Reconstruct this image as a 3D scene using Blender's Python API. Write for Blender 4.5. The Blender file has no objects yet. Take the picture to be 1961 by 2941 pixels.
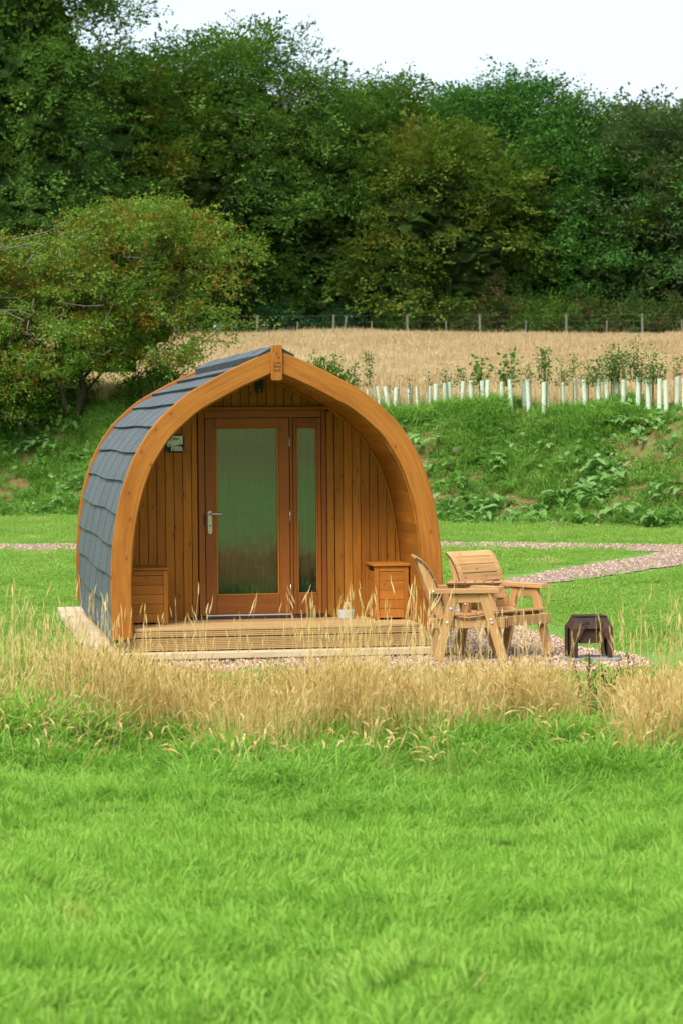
import bpy, bmesh, math, random
import numpy as np
from mathutils import Vector, Matrix

S = bpy.context.scene
COL = S.collection
R = math.radians

# ------------------------------------------------------------------ camera, sky, sun, exposure
CAM_H = 1.99
cam_d = bpy.data.cameras.new('camera'); cam = bpy.data.objects.new('camera', cam_d); COL.objects.link(cam)
cam_d.sensor_fit = 'VERTICAL'; cam_d.sensor_height = 36.0; cam_d.sensor_width = 24.0; cam_d.lens = 90.0
cam_d.clip_end = 5000
cam.matrix_world = Matrix.Translation((0, 0, CAM_H)) @ Matrix.Rotation(R(90 - 1.874), 4, 'X') @ Matrix.Rotation(R(-0.5), 4, 'Z')
cam_d.dof.use_dof = True; cam_d.dof.focus_distance = 24.5; cam_d.dof.aperture_fstop = 5.0
S.camera = cam

SUN_EL, SUN_AZ = R(50), R(-150)          # azimuth clockwise from +Y: behind the camera, to the left
w = bpy.data.worlds.new('World'); S.world = w; w.use_nodes = True
nt = w.node_tree; nt.nodes.clear()
wo = nt.nodes.new('ShaderNodeOutputWorld'); wb = nt.nodes.new('ShaderNodeBackground')
sk = nt.nodes.new('ShaderNodeTexSky'); sk.sky_type = 'NISHITA'; sk.sun_disc = False
sk.sun_elevation = SUN_EL; sk.sun_rotation = SUN_AZ; sk.air_density = 1.0; sk.dust_density = 2.5; sk.ozone_density = 1.0
mx = nt.nodes.new('ShaderNodeMixRGB'); mx.inputs[0].default_value = 0.72; mx.inputs[2].default_value = (5.2, 5.7, 6.3, 1)
nt.links.new(sk.outputs[0], mx.inputs[1]); nt.links.new(mx.outputs[0], wb.inputs[0]); nt.links.new(wb.outputs[0], wo.inputs[0])
wb.inputs[1].default_value = 0.069
sun_d = bpy.data.lights.new('sun', 'SUN'); sun_d.energy = 1.35; sun_d.angle = R(22); sun_d.color = (1, 0.96, 0.89)
sun = bpy.data.objects.new('sun', sun_d); COL.objects.link(sun)
sun.rotation_euler = (R(90) - SUN_EL, 0, -SUN_AZ + R(180))
# the lamp shines along its -Z; its position direction is (sin az, cos az) * cos el
_d = Vector((math.sin(SUN_AZ) * math.cos(SUN_EL), math.cos(SUN_AZ) * math.cos(SUN_EL), math.sin(SUN_EL)))
sun.rotation_euler = _d.to_track_quat('Z', 'Y').to_euler()
vs = S.view_settings; vs.view_transform = 'Standard'; vs.look = 'None'; vs.gamma = 1.0; vs.exposure = 1.63; vs.use_curve_mapping = False
S.cycles.use_denoising = True; S.cycles.use_adaptive_sampling = True; S.cycles.adaptive_threshold = 0.015; S.cycles.adaptive_min_samples = 12; S.cycles.caustics_reflective = False; S.cycles.caustics_refractive = False
S.cycles.max_bounces = 5; S.cycles.diffuse_bounces = 2; S.cycles.glossy_bounces = 3; S.cycles.transmission_bounces = 3; S.cycles.transparent_max_bounces = 6; S.cycles.sample_clamp_indirect = 6

rng = np.random.default_rng(7)
random.seed(7)

# ------------------------------------------------------------------ helpers
class MB:
    """collects faces (with uv and material index) for one mesh"""
    def __init__(self): self.v, self.f, self.uv, self.mi = [], [], [], []
    def face(self, pts, uvs=None, mi=0):
        b = len(self.v); self.v += [tuple(p) for p in pts]
        self.f.append(tuple(range(b, b + len(pts)))); self.uv.append(uvs or [(0, 0)] * len(pts)); self.mi.append(mi)
    def box(self, x0, x1, y0, y1, z0, z1, M=None, mi=0):
        lo, hi = (x0, y0, z0), (x1, y1, z1); d = [hi[i] - lo[i] for i in range(3)]
        la = d.index(max(d)); c = lambda i, j, k: (hi[0] if i else lo[0], hi[1] if j else lo[1], hi[2] if k else lo[2])
        for q in ([(0,0,0),(0,1,0),(1,1,0),(1,0,0)], [(0,0,1),(1,0,1),(1,1,1),(0,1,1)], [(0,0,0),(1,0,0),(1,0,1),(0,0,1)],
                  [(0,1,0),(0,1,1),(1,1,1),(1,1,0)], [(0,0,0),(0,0,1),(0,1,1),(0,1,0)], [(1,0,0),(1,1,0),(1,1,1),(1,0,1)]):
            P = [c(*t) for t in q]
            var = [a for a in range(3) if max(p[a] for p in P) - min(p[a] for p in P) > 1e-9]
            ua = la if la in var else var[0]; va = [a for a in var if a != ua] or [ua]
            uv = [(p[ua], p[va[0]] + 0.37 * (3 - sum(var))) for p in P]
            self.face([M @ Vector(p) for p in P] if M else P, uv, mi)
    def prism(self, poly, y0, y1, mi=0, M=None, grain='z'):
        """poly of (x,z), extruded along y"""
        n = len(poly); T = (lambda p: M @ Vector(p)) if M else (lambda p: p)
        uvf = (lambda x, z: (z, x)) if grain == 'z' else (lambda x, z: (x, z))
        self.face([T((x, y0, z)) for x, z in poly], [uvf(x, z) for x, z in poly], mi)
        self.face([T((x, y1, z)) for x, z in poly[::-1]], [uvf(x, z) for x, z in poly[::-1]], mi)
        for i in range(n):
            (a, b), (c, d) = poly[i], poly[(i + 1) % n]
            self.face([T((a, y0, b)), T((a, y1, b)), T((c, y1, d)), T((c, y0, d))],
                      [uvf(a, b), (uvf(a, b)[0], uvf(a, b)[1] + y1 - y0), (uvf(c, d)[0], uvf(c, d)[1] + y1 - y0), uvf(c, d)], mi)
    def tube(self, pts, rad, n=6, mi=0, cap=True):
        pts = [Vector(p) for p in pts]; rad = rad if hasattr(rad, '__len__') else [rad] * len(pts); rings = []
        up = Vector((0.31, 0.17, 0.93)); L = 0; prev = pts[0]
        b = len(self.v)
        for i, p in enumerate(pts):
            t = (pts[min(i + 1, len(pts) - 1)] - pts[max(i - 1, 0)]).normalized()
            a = t.cross(up); a = a.normalized() if a.length > 1e-4 else t.orthogonal().normalized(); bb = t.cross(a)
            for k in range(n):
                q = 2 * math.pi * k / n; self.v.append(tuple(p + (a * math.cos(q) + bb * math.sin(q)) * rad[i]))
        for i in range(len(pts) - 1):
            L2 = L + (pts[i + 1] - pts[i]).length
            for k in range(n):
                k2 = (k + 1) % n
                self.f.append((b + i * n + k, b + i * n + k2, b + (i + 1) * n + k2, b + (i + 1) * n + k))
                self.uv.append([(L, k / n), (L, (k + 1) / n), (L2, (k + 1) / n), (L2, k / n)]); self.mi.append(mi)
            L = L2
        if cap:
            for o in (0, (len(pts) - 1) * n):
                self.f.append(tuple(b + o + k for k in range(n))); self.uv.append([(0, 0)] * n); self.mi.append(mi)
    def mesh(self, name, mats, bevel=0, smooth=False, weld=True):
        me = bpy.data.meshes.new(name); me.from_pydata(self.v, [], self.f)
        ul = me.uv_layers.new(name='UVMap'); ul.data.foreach_set('uv', np.array([c for u in self.uv for c in u], dtype=np.float32).ravel())
        for m in (mats if isinstance(mats, (list, tuple)) else [mats]): me.materials.append(m)
        me.polygons.foreach_set('material_index', self.mi)
        bm = bmesh.new(); bm.from_mesh(me)
        if weld: bmesh.ops.remove_doubles(bm, verts=bm.verts, dist=1e-5)
        bmesh.ops.recalc_face_normals(bm, faces=bm.faces)
        if bevel:
            bmesh.ops.bevel(bm, geom=[e for e in bm.edges if len(e.link_faces) == 2 and e.calc_face_angle(0) > 0.6], offset=bevel, segments=1, affect='EDGES', clamp_overlap=True)
        bm.to_mesh(me); bm.free()
        if smooth: me.shade_smooth()
        me.update(); return me

def link(name, me, parent=None, M=None):
    o = bpy.data.objects.new(name, me); COL.objects.link(o)
    if parent: o.parent = parent
    if M is not None: o.matrix_local = M
    return o
def tag(o, label=None, cat=None, group=None, kind=None):
    for k, v in (('label', label), ('category', cat), ('group', group), ('kind', kind)):
        if v: o[k] = v
    return o
def empty(name, loc, rz=0, **k):
    o = bpy.data.objects.new(name, None); COL.objects.link(o); o.location = loc; o.rotation_euler = (0, 0, rz); o.empty_display_size = 0.2
    return tag(o, **k)
def copy_tree(o, parent=None):
    c = o.copy(); COL.objects.link(c)
    if parent: c.parent = parent
    for ch in o.children: copy_tree(ch, c)
    return c
def ordinal(n):
    W = ['first','second','third','fourth','fifth','sixth','seventh','eighth','ninth','tenth','eleventh','twelfth','thirteenth','fourteenth','fifteenth',
         'sixteenth','seventeenth','eighteenth','nineteenth','twentieth']
    T = {2: 'twenty', 3: 'thirty', 4: 'forty'}
    if n <= 20: return W[n - 1]
    t, u = divmod(n, 10)
    return (T[t][:-1] + 'ieth') if u == 0 else T[t] + '-' + W[u - 1]

def _hash(i, j, s):
    h = np.sin(i * 127.1 + j * 311.7 + s * 74.7) * 43758.5453
    return h - np.floor(h)
def vnoise(x, y, sc, s=0):
    x = np.asarray(x, float) / sc; y = np.asarray(y, float) / sc
    i, j = np.floor(x), np.floor(y); a, b = x - i, y - j; a = a * a * (3 - 2 * a); b = b * b * (3 - 2 * b)
    return (_hash(i, j, s) * (1 - a) + _hash(i + 1, j, s) * a) * (1 - b) + (_hash(i, j + 1, s) * (1 - a) + _hash(i + 1, j + 1, s) * a) * b
def smooth(t): t = np.clip(t, 0, 1); return t * t * (3 - 2 * t)

# ------------------------------------------------------------------ materials
def new_mat(name):
    m = bpy.data.materials.new(name); m.use_nodes = True; t = m.node_tree; t.nodes.clear()
    return m, t, (lambda k, **kw: _node(t, k, **kw))
def _node(t, k, **kw):
    n = t.nodes.new(k)
    for a, b in kw.items(): setattr(n, a, b)
    return n
def ramp(t, fac, stops):
    r = t.nodes.new('ShaderNodeValToRGB'); e = r.color_ramp.elements
    while len(e) < len(stops): e.new(0.5)
    for q, (p, c) in zip(e, stops): q.position = p; q.color = (*c, 1) if len(c) == 3 else c
    t.links.new(fac, r.inputs[0]); return r.outputs[0]
def mixc(t, fac, a, b, mode='MIX'):
    m = t.nodes.new('ShaderNodeMixRGB'); m.blend_type = mode
    for i, v in zip((0, 1, 2), (fac, a, b)):
        if hasattr(v, 'is_linked'): t.links.new(v, m.inputs[i])
        elif i == 0: m.inputs[0].default_value = v
        else: m.inputs[i].default_value = (*v, 1)
    return m.outputs[0]
def math_(t, op, a, b=0.0, c=None):
    m = t.nodes.new('ShaderNodeMath'); m.operation = op
    for i, v in enumerate((a, b) if c is None else (a, b, c)):
        if hasattr(v, 'is_linked'): t.links.new(v, m.inputs[i])
        else: m.inputs[i].default_value = v
    return m.outputs[0]
def noise_(t, vec, sc, det=4, rough=0.6):
    n = t.nodes.new('ShaderNodeTexNoise'); n.inputs['Scale'].default_value = sc; n.inputs['Detail'].default_value = det; n.inputs['Roughness'].default_value = rough
    if vec is not None: t.links.new(vec, n.inputs['Vector'])
    return n.outputs['Fac']
def mapping(t, vec, sc, loc=None):
    m = t.nodes.new('ShaderNodeMapping'); m.inputs['Scale'].default_value = sc; t.links.new(vec, m.inputs['Vector'])
    if loc is not None: t.links.new(loc, m.inputs['Location'])
    return m.outputs[0]
def finish(t, col, rough=0.6, bump=None, bs=0.3, bd=0.01, spec=0.4, metal=0.0):
    p = t.nodes.new('ShaderNodeBsdfPrincipled'); o = t.nodes.new('ShaderNodeOutputMaterial')
    for k, v in (('Base Color', col), ('Roughness', rough), ('Metallic', metal)):
        if hasattr(v, 'is_linked'): t.links.new(v, p.inputs[k])
        else: p.inputs[k].default_value = (*v, 1) if k == 'Base Color' else v
    p.inputs['Specular IOR Level'].default_value = spec
    if bump is not None:
        b = t.nodes.new('ShaderNodeBump'); b.inputs['Strength'].default_value = bs; b.inputs['Distance'].default_value = bd
        t.links.new(bump, b.inputs['Height']); t.links.new(b.outputs[0], p.inputs['Normal'])
    t.links.new(p.outputs[0], o.inputs[0]); return p

def wood(name, dark, mid, light, knots=0.5, rough=0.55, knotcol=None, wear=None):
    m, t, n = new_mat(name)
    uv = n('ShaderNodeTexCoord').outputs['UV']; oi = n('ShaderNodeObjectInfo')
    sh = n('ShaderNodeCombineXYZ'); t.links.new(math_(t, 'MULTIPLY', oi.outputs['Random'], 37.0), sh.inputs[0]); t.links.new(math_(t, 'MULTIPLY', oi.outputs['Random'], 91.0), sh.inputs[1])
    g = noise_(t, mapping(t, uv, (1.6, 26, 1), sh.outputs[0]), 1.6, 5, 0.65)
    g2 = noise_(t, mapping(t, uv, (0.7, 4, 1), sh.outputs[0]), 1.5, 3)
    c = ramp(t, math_(t, 'ADD', math_(t, 'MULTIPLY', g, 0.6), math_(t, 'MULTIPLY', g2, 0.4)), [(0.3, dark), (0.5, mid), (0.72, light)])
    vary = math_(t, 'MULTIPLY_ADD', oi.outputs['Random'], 0.3, 0.86)
    cv = n('ShaderNodeCombineXYZ'); [t.links.new(vary, cv.inputs[i]) for i in range(3)]
    c = mixc(t, 1.0, c, cv.outputs[0], 'MULTIPLY')
    if knots:
        v = n('ShaderNodeTexVoronoi', voronoi_dimensions='2D'); v.inputs['Scale'].default_value = 3.4; v.inputs['Randomness'].default_value = 1.0
        t.links.new(mapping(t, uv, (1, 1.9, 1), sh.outputs[0]), v.inputs['Vector'])
        sel = math_(t, 'GREATER_THAN', knots, n_sep(t, v.outputs['Color']))
        k = ramp(t, v.outputs['Distance'], [(0.025, (1, 1, 1)), (0.06, (0, 0, 0))])
        kk = math_(t, 'MULTIPLY', k, sel)
        c = mixc(t, math_(t, 'MULTIPLY', kk, 0.85), c, knotcol or tuple(0.3 * q for q in dark))
        k2 = ramp(t, v.outputs['Distance'], [(0.04, (1, 1, 1)), (0.17, (0, 0, 0))])
        c = mixc(t, math_(t, 'MULTIPLY', math_(t, 'MULTIPLY', k2, sel), 0.35), c, dark)
    if wear:
        wn = noise_(t, mapping(t, uv, (3, 9, 1), sh.outputs[0]), 1.0, 5, 0.7)
        c = mixc(t, ramp(t, wn, [(0.60, (0, 0, 0)), (0.74, (0.9, 0.9, 0.9))]), c, wear)
    finish(t, c, math_(t, 'MULTIPLY_ADD', g2, 0.25, rough), g, 0.4, 0.005, 0.25)
    return m
def n_sep(t, col):
    s = t.nodes.new('ShaderNodeSeparateColor'); t.links.new(col, s.inputs[0]); return s.outputs[0]

def plain(name, col, rough=0.6, metal=0, noise=0.12, sc=8.0, spec=0.4, bump=0.0):
    m, t, n = new_mat(name); oc = n('ShaderNodeTexCoord').outputs['Object']
    f = noise_(t, oc, sc, 5)
    c = mixc(t, f, tuple(max(0, q * (1 - 2 * noise)) for q in col), tuple(q * (1 + 2 * noise) for q in col))
    finish(t, c, rough, f if bump else None, bump, 0.01, spec, metal); return m

def leafy(name, stops, patch=None, patch_scale=1.0, trans=0.35, rough=0.5, spec=0.25, mesh=False):
    """foliage: colour by instance random, plus patches of a second colour in space"""
    m, t, n = new_mat(name); geo = n('ShaderNodeNewGeometry')
    rnd = n('ShaderNodeAttribute', attribute_name='rnd').outputs['Fac'] if mesh else n('ShaderNodeObjectInfo').outputs['Random']
    pos = geo.outputs['Position']
    f = math_(t, 'ADD', math_(t, 'MULTIPLY', rnd, 0.30), math_(t, 'MULTIPLY', noise_(t, pos, 0.9 / patch_scale, 3), 0.5))
    f = math_(t, 'ADD', f, math_(t, 'MULTIPLY', n('ShaderNodeAttribute', attribute_name='blade').outputs['Fac'], 0.40)); f = math_(t, 'SUBTRACT', f, 0.08)
    c = ramp(t, f, stops)
    if patch:
        col, th, sc = patch
        pn = noise_(t, pos, sc, 4, 0.65)
        pr = ramp(t, math_(t, 'ADD', pn, math_(t, 'MULTIPLY_ADD', rnd, 0.16, -0.08)), [(th, (0, 0, 0)), (th + 0.09, (1, 1, 1))])
        c = mixc(t, pr, c, col)
    if spec > 0.3:
        p = n('ShaderNodeBsdfPrincipled'); t.links.new(c, p.inputs['Base Color']); p.inputs['Roughness'].default_value = rough; p.inputs['Specular IOR Level'].default_value = spec
    else:
        p = n('ShaderNodeBsdfDiffuse'); t.links.new(c, p.inputs[0])
    tr = n('ShaderNodeBsdfTranslucent'); t.links.new(mixc(t, 1.0, c, (1.15, 1.2, 0.7), 'MULTIPLY'), tr.inputs[0])
    ms = n('ShaderNodeMixShader'); ms.inputs[0].default_value = trans
    t.links.new(p.outputs[0], ms.inputs[1]); t.links.new(tr.outputs[0], ms.inputs[2])
    o = n('ShaderNodeOutputMaterial'); t.links.new(ms.outputs[0], o.inputs[0]); return m

M = {}
M['arch'] = wood('arch_timber', (0.2093, 0.0618, 0.0068), (0.3208, 0.1130, 0.0137), (0.4185, 0.1679, 0.0274), 0.5, 0.5, (0.0688, 0.0196, 0.0063))
M['clad'] = wood('cladding_timber', (0.2372, 0.0826, 0.0088), (0.3559, 0.1324, 0.0128), (0.4638, 0.1852, 0.0196), 0.75, 0.5, (0.0755, 0.0212, 0.0079))
M['door'] = wood('door_timber', (0.2142, 0.0668, 0.0113), (0.2678, 0.0873, 0.0145), (0.3124, 0.1069, 0.0194), 0.12, 0.4)
M['boxw'] = wood('box_timber', (0.3121, 0.1072, 0.0130), (0.4096, 0.1482, 0.0186), (0.4876, 0.1890, 0.0279), 0.5, 0.5, (0.0975, 0.0307, 0.0093))
M['deck'] = wood('deck_timber', (0.3671, 0.2155, 0.0798), (0.4788, 0.3032, 0.1277), (0.5586, 0.3751, 0.1756), 0.4, 0.7, (0.1596, 0.0798, 0.0319))
M['pale'] = wood('pale_board', (0.4930, 0.3570, 0.2040), (0.6120, 0.4845, 0.3145), (0.6800, 0.5865, 0.4250), 0.3, 0.8, (0.2550, 0.1700, 0.1020), wear=(0.3570, 0.2720, 0.2040))
M['chair'] = wood('chair_timber', (0.3735, 0.1860, 0.0653), (0.5095, 0.2830, 0.1113), (0.5944, 0.3639, 0.1613), 0.45, 0.6, (0.1019, 0.0364, 0.0155), wear=(0.2688, 0.1288, 0.0504))
M['endgrain'] = plain('chair_end_grain', (0.10, 0.06, 0.04), 0.8)
M['dark'] = plain('dark_backing', (0.05, 0.02, 0.008), 0.8)
M['slate_edge'] = plain('shingle_edge_shade', (0.0280, 0.0360, 0.0360), 0.85, noise=0.3, sc=40)  # dark metal edge and painted shadow line between tabs in one colour
M['black'] = plain('black_plastic', (0.012, 0.013, 0.013), 0.5)
M['steel'] = plain('satin_steel', (0.55, 0.50, 0.40), 0.3, 0.9)
M['alu'] = plain('aluminium', (0.75, 0.75, 0.75), 0.35, 0.8)
M['galv'] = plain('galvanised', (0.72, 0.73, 0.74), 0.4, 0.6)
M['sill'] = plain('dark_sill', (0.055, 0.018, 0.012), 0.5)
M['signframe'] = plain('sign_frame', (0.045, 0.03, 0.018), 0.6)
M['signwhite'] = plain('sign_panel', (0.66, 0.78, 0.62), 0.5, noise=0.03)
M['signblack'] = plain('sign_black', (0.008, 0.009, 0.010), 0.6)
M['engrave'] = plain('engraved_letter', (0.13, 0.045, 0.008), 0.8)
M['curtain'] = plain('curtain_cloth', (0.13, 0.127, 0.12), 0.9, sc=3)
M['room'] = plain('room_lining', (0.30, 0.20, 0.10), 0.8)
M['concrete'] = plain('concrete', (0.50, 0.49, 0.47), 0.85, noise=0.15, sc=14, bump=0.3)
M['rope'] = plain('rope', (0.56, 0.42, 0.22), 0.9, noise=0.2, sc=60)
M['stone'] = plain('bank_stone', (0.40, 0.29, 0.22), 0.9, noise=0.25, sc=9, bump=0.5)
M['slab'] = plain('slab_stone', (0.24, 0.23, 0.21), 0.9, noise=0.25, sc=9, bump=0.5)
M['tube'] = plain('tree_tube', (0.6600, 0.7400, 0.5800), 0.5, noise=0.06, sc=6)
M['stake'] = plain('stake_wood', (0.4000, 0.2640, 0.1360), 0.8)
M['post'] = plain('weathered_post', (0.1800, 0.1620, 0.1200), 0.9, noise=0.2)
M['wire'] = plain('fence_wire', (0.11, 0.14, 0.14), 0.6, 0.2)

# slate granules
m, t, n = new_mat('granulated_shingle'); oc = n('ShaderNodeTexCoord').outputs['Object']; oi = n('ShaderNodeObjectInfo')
g = noise_(t, oc, 160, 2, 0.7); g2 = noise_(t, oc, 5, 4)
c = ramp(t, math_(t, 'ADD', math_(t, 'MULTIPLY', g, 0.75), math_(t, 'MULTIPLY', g2, 0.25)), [(0.3, (0.047, 0.060, 0.066)), (0.5, (0.085, 0.104, 0.112)), (0.7, (0.14, 0.163, 0.172))])
vv = math_(t, 'MULTIPLY_ADD', oi.outputs['Random'], 0.10, 0.95); cv = n('ShaderNodeCombineXYZ'); [t.links.new(vv, cv.inputs[i]) for i in range(3)]
finish(t, mixc(t, 1.0, c, cv.outputs[0], 'MULTIPLY'), 0.75, g, 0.4, 0.004, 0.4); M['slate'] = m

# rusted steel
m, t, n = new_mat('rusted_steel'); oc = n('ShaderNodeTexCoord').outputs['Object']
g = noise_(t, mapping(t, oc, (1, 1, 0.5)), 7, 6, 0.7); g2 = noise_(t, oc, 45, 3)
c = ramp(t, math_(t, 'ADD', math_(t, 'MULTIPLY', g, 0.7), math_(t, 'MULTIPLY', g2, 0.3)), [(0.3, (0.020, 0.015, 0.013)), (0.47, (0.045, 0.021, 0.015)), (0.60, (0.095, 0.034, 0.019)), (0.75, (0.13, 0.055, 0.028))])
finish(t, c, 0.75, g2, 0.4, 0.004, 0.4); M['rust'] = m

# window glass: mirror-like front over clear pane
m, t, n = new_mat('window_glass'); tr = n('ShaderNodeBsdfTransparent'); tr.inputs[0].default_value = (0.80, 0.84, 0.80, 1)
gl = n('ShaderNodeBsdfGlossy'); gl.inputs['Roughness'].default_value = 0.02; gl.inputs[0].default_value = (0.95, 0.92, 0.95, 1)
lw = n('ShaderNodeLayerWeight'); lw.inputs[0].default_value = 0.3
ms = n('ShaderNodeMixShader'); t.links.new(math_(t, 'MULTIPLY_ADD', lw.outputs['Fresnel'], 0.6, 0.10), ms.inputs[0])
t.links.new(tr.outputs[0], ms.inputs[1]); t.links.new(gl.outputs[0], ms.inputs[2]); o = n('ShaderNodeOutputMaterial'); t.links.new(ms.outputs[0], o.inputs[0]); M['glass'] = m

# gravel
def gravel_mat(name, rnd):
    m, t, n = new_mat(name); geo = n('ShaderNodeNewGeometry'); pos = geo.outputs['Position']
    stops = [(0.0, (0.20, 0.115, 0.075)), (0.3, (0.43, 0.275, 0.185)), (0.55, (0.56, 0.39, 0.27)), (0.8, (0.66, 0.50, 0.365)), (1.0, (0.72, 0.61, 0.48))]
    if rnd: c = ramp(t, n('ShaderNodeObjectInfo').outputs['Random'], stops); finish(t, c, 0.85)
    else:
        v = n('ShaderNodeTexVoronoi'); v.inputs['Scale'].default_value = 38; t.links.new(pos, v.inputs['Vector'])
        c = ramp(t, n_sep(t, v.outputs['Color']), stops)
        c = mixc(t, ramp(t, v.outputs['Distance'], [(0.35, (0, 0, 0)), (0.7, (1, 1, 1))]), c, (0.10, 0.065, 0.05))
        finish(t, c, 0.9, v.outputs['Distance'], 0.6, -0.02)
    return m
M['gravel'] = gravel_mat('gravel_bed', False); M['pebble'] = gravel_mat('gravel_stone', True)

# foliage
M['lawn'] = leafy('long_lawn_grass', [(0.1, (0.1766, 0.3555, 0.0463)), (0.4, (0.2515, 0.4601, 0.0688)), (0.7, (0.3318, 0.5437, 0.0991)), (0.95, (0.4709, 0.5960, 0.1587))], ((0.5137, 0.4810, 0.1190), 0.73, 0.7), 1.0, 0.4)
M['rough'] = leafy('rough_grass', [(0.1, (0.1260, 0.2862, 0.0350)), (0.4, (0.2100, 0.4134, 0.0600)), (0.7, (0.2940, 0.5088, 0.0900)), (0.95, (0.4410, 0.5936, 0.1600))], None, 1.0, 0.4)
M['mown'] = leafy('mown_grass', [(0.1, (0.1700, 0.3180, 0.0500)), (0.4, (0.2400, 0.4028, 0.0750)), (0.7, (0.3100, 0.4664, 0.1000)), (0.95, (0.4000, 0.5194, 0.1500))], ((0.5000, 0.4982, 0.2000), 0.63, 0.9), 2.0, 0.35)
M['bankgrass'] = leafy('bank_grass', [(0.1, (0.0747, 0.2016, 0.0242)), (0.4, (0.1380, 0.3024, 0.0440)), (0.7, (0.2300, 0.4144, 0.0770)), (0.95, (0.3910, 0.5264, 0.1540))], None, 1.0, 0.3)
M['straw'] = leafy('straw_grass', [(0.08, (0.44, 0.265, 0.07)), (0.35, (0.64, 0.445, 0.155)), (0.65, (0.77, 0.585, 0.255)), (0.95, (0.86, 0.73, 0.42))], None, 1.0, 0.3)
M['field'] = leafy('field_straw', [(0.1, (0.4451, 0.3070, 0.1519)), (0.4, (0.5697, 0.4153, 0.2324)), (0.7, (0.6587, 0.5146, 0.3217)), (0.95, (0.7476, 0.6320, 0.4290))], None, 6.0, 0.3)
M['dock'] = leafy('dock_leaf', [(0.05, (0.13, 0.28, 0.06)), (0.35, (0.20, 0.38, 0.09)), (0.7, (0.30, 0.48, 0.15))], None, 1.0, 0.3, 0.4, 0.5)
M['seedhead'] = leafy('dock_seed', [(0.1, (0.05, 0.022, 0.015)), (0.9, (0.12, 0.055, 0.03))], None, 1, 0.1)
M['beech'] = leafy('beech_leaf', [(0.15, (0.0410, 0.0999, 0.0202)), (0.4, (0.0742, 0.1665, 0.0305)), (0.7, (0.1282, 0.2418, 0.0442)), (0.95, (0.2034, 0.3171, 0.0684))], ((0.1502, 0.1788, 0.0316), 0.62, 0.25), 3.0, 0.3, mesh=True)
M['gold'] = leafy('turning_beech_leaf', [(0.15, (0.0447, 0.0914, 0.0158)), (0.4, (0.0894, 0.1606, 0.0253)), (0.7, (0.1423, 0.2215, 0.0350)), (0.95, (0.2135, 0.2742, 0.0471))], ((0.1825, 0.1817, 0.0266), 0.55, 0.25), 3.0, 0.3, mesh=True)
M['green'] = leafy('oak_leaf', [(0.15, (0.0267, 0.0914, 0.0184)), (0.4, (0.0512, 0.1530, 0.0276)), (0.7, (0.0935, 0.2332, 0.0437)), (0.95, (0.1502, 0.3171, 0.0782))], ((0.1112, 0.1851, 0.0230), 0.60, 0.25), 3.0, 0.3, mesh=True)
M['teal'] = leafy('dark_leaf', [(0.15, (0.0189, 0.0617, 0.0218)), (0.5, (0.0379, 0.1037, 0.0334)), (0.95, (0.0734, 0.1629, 0.0552))], None, 3.0, 0.25, mesh=True)
M['grey'] = leafy('greyish_leaf', [(0.15, (0.0390, 0.0839, 0.0310)), (0.5, (0.0824, 0.1419, 0.0495)), (0.95, (0.1658, 0.2245, 0.0931))], ((0.1335, 0.1481, 0.0345), 0.6, 0.3), 3.0, 0.3, mesh=True)
M['thorn'] = leafy('hawthorn_leaf', [(0.1, (0.0667, 0.1351, 0.0197)), (0.35, (0.1246, 0.2183, 0.0316)), (0.6, (0.1958, 0.3014, 0.0493)), (0.9, (0.3026, 0.4157, 0.1085))], ((0.2403, 0.1299, 0.0217), 0.53, 1.5), 1.0, 0.3, mesh=True)
M['gorse'] = leafy('gorse', [(0.15, (0.042, 0.091, 0.020)), (0.5, (0.084, 0.147, 0.031)), (0.95, (0.140, 0.210, 0.056))], ((0.14, 0.095, 0.042), 0.50, 0.45), 2.0, 0.2, mesh=True)
M['bramble'] = leafy('bramble', [(0.15, (0.045, 0.105, 0.018)), (0.5, (0.090, 0.180, 0.027)), (0.95, (0.180, 0.285, 0.045))], ((0.22, 0.26, 0.03), 0.62, 1.2), 1.0, 0.3, mesh=True)
M['sapling'] = leafy('sapling_leaf', [(0.15, (0.0653, 0.1450, 0.0319)), (0.5, (0.1160, 0.2320, 0.0508)), (0.95, (0.2030, 0.3480, 0.0725))], None, 1.0, 0.3)
M['crown_shade'] = leafy('crown_shade_leaf', [(0.15, (0.0243, 0.0527, 0.0162)), (0.5, (0.0527, 0.1013, 0.0243)), (0.95, (0.1013, 0.1721, 0.0365))], None, 0.35, 0.1, mesh=True)  # dark leaf colour standing in for the shade inside a crown
M['bark'] = plain('bark', (0.055, 0.046, 0.032), 0.9, noise=0.25, sc=3, bump=0.4)
M['greybark'] = plain('grey_bark', (0.085, 0.078, 0.06), 0.9, noise=0.25, sc=6, bump=0.4)
M['twig'] = plain('pale_twig', (0.1920, 0.1760, 0.1360), 0.9, noise=0.2, sc=4)

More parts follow.
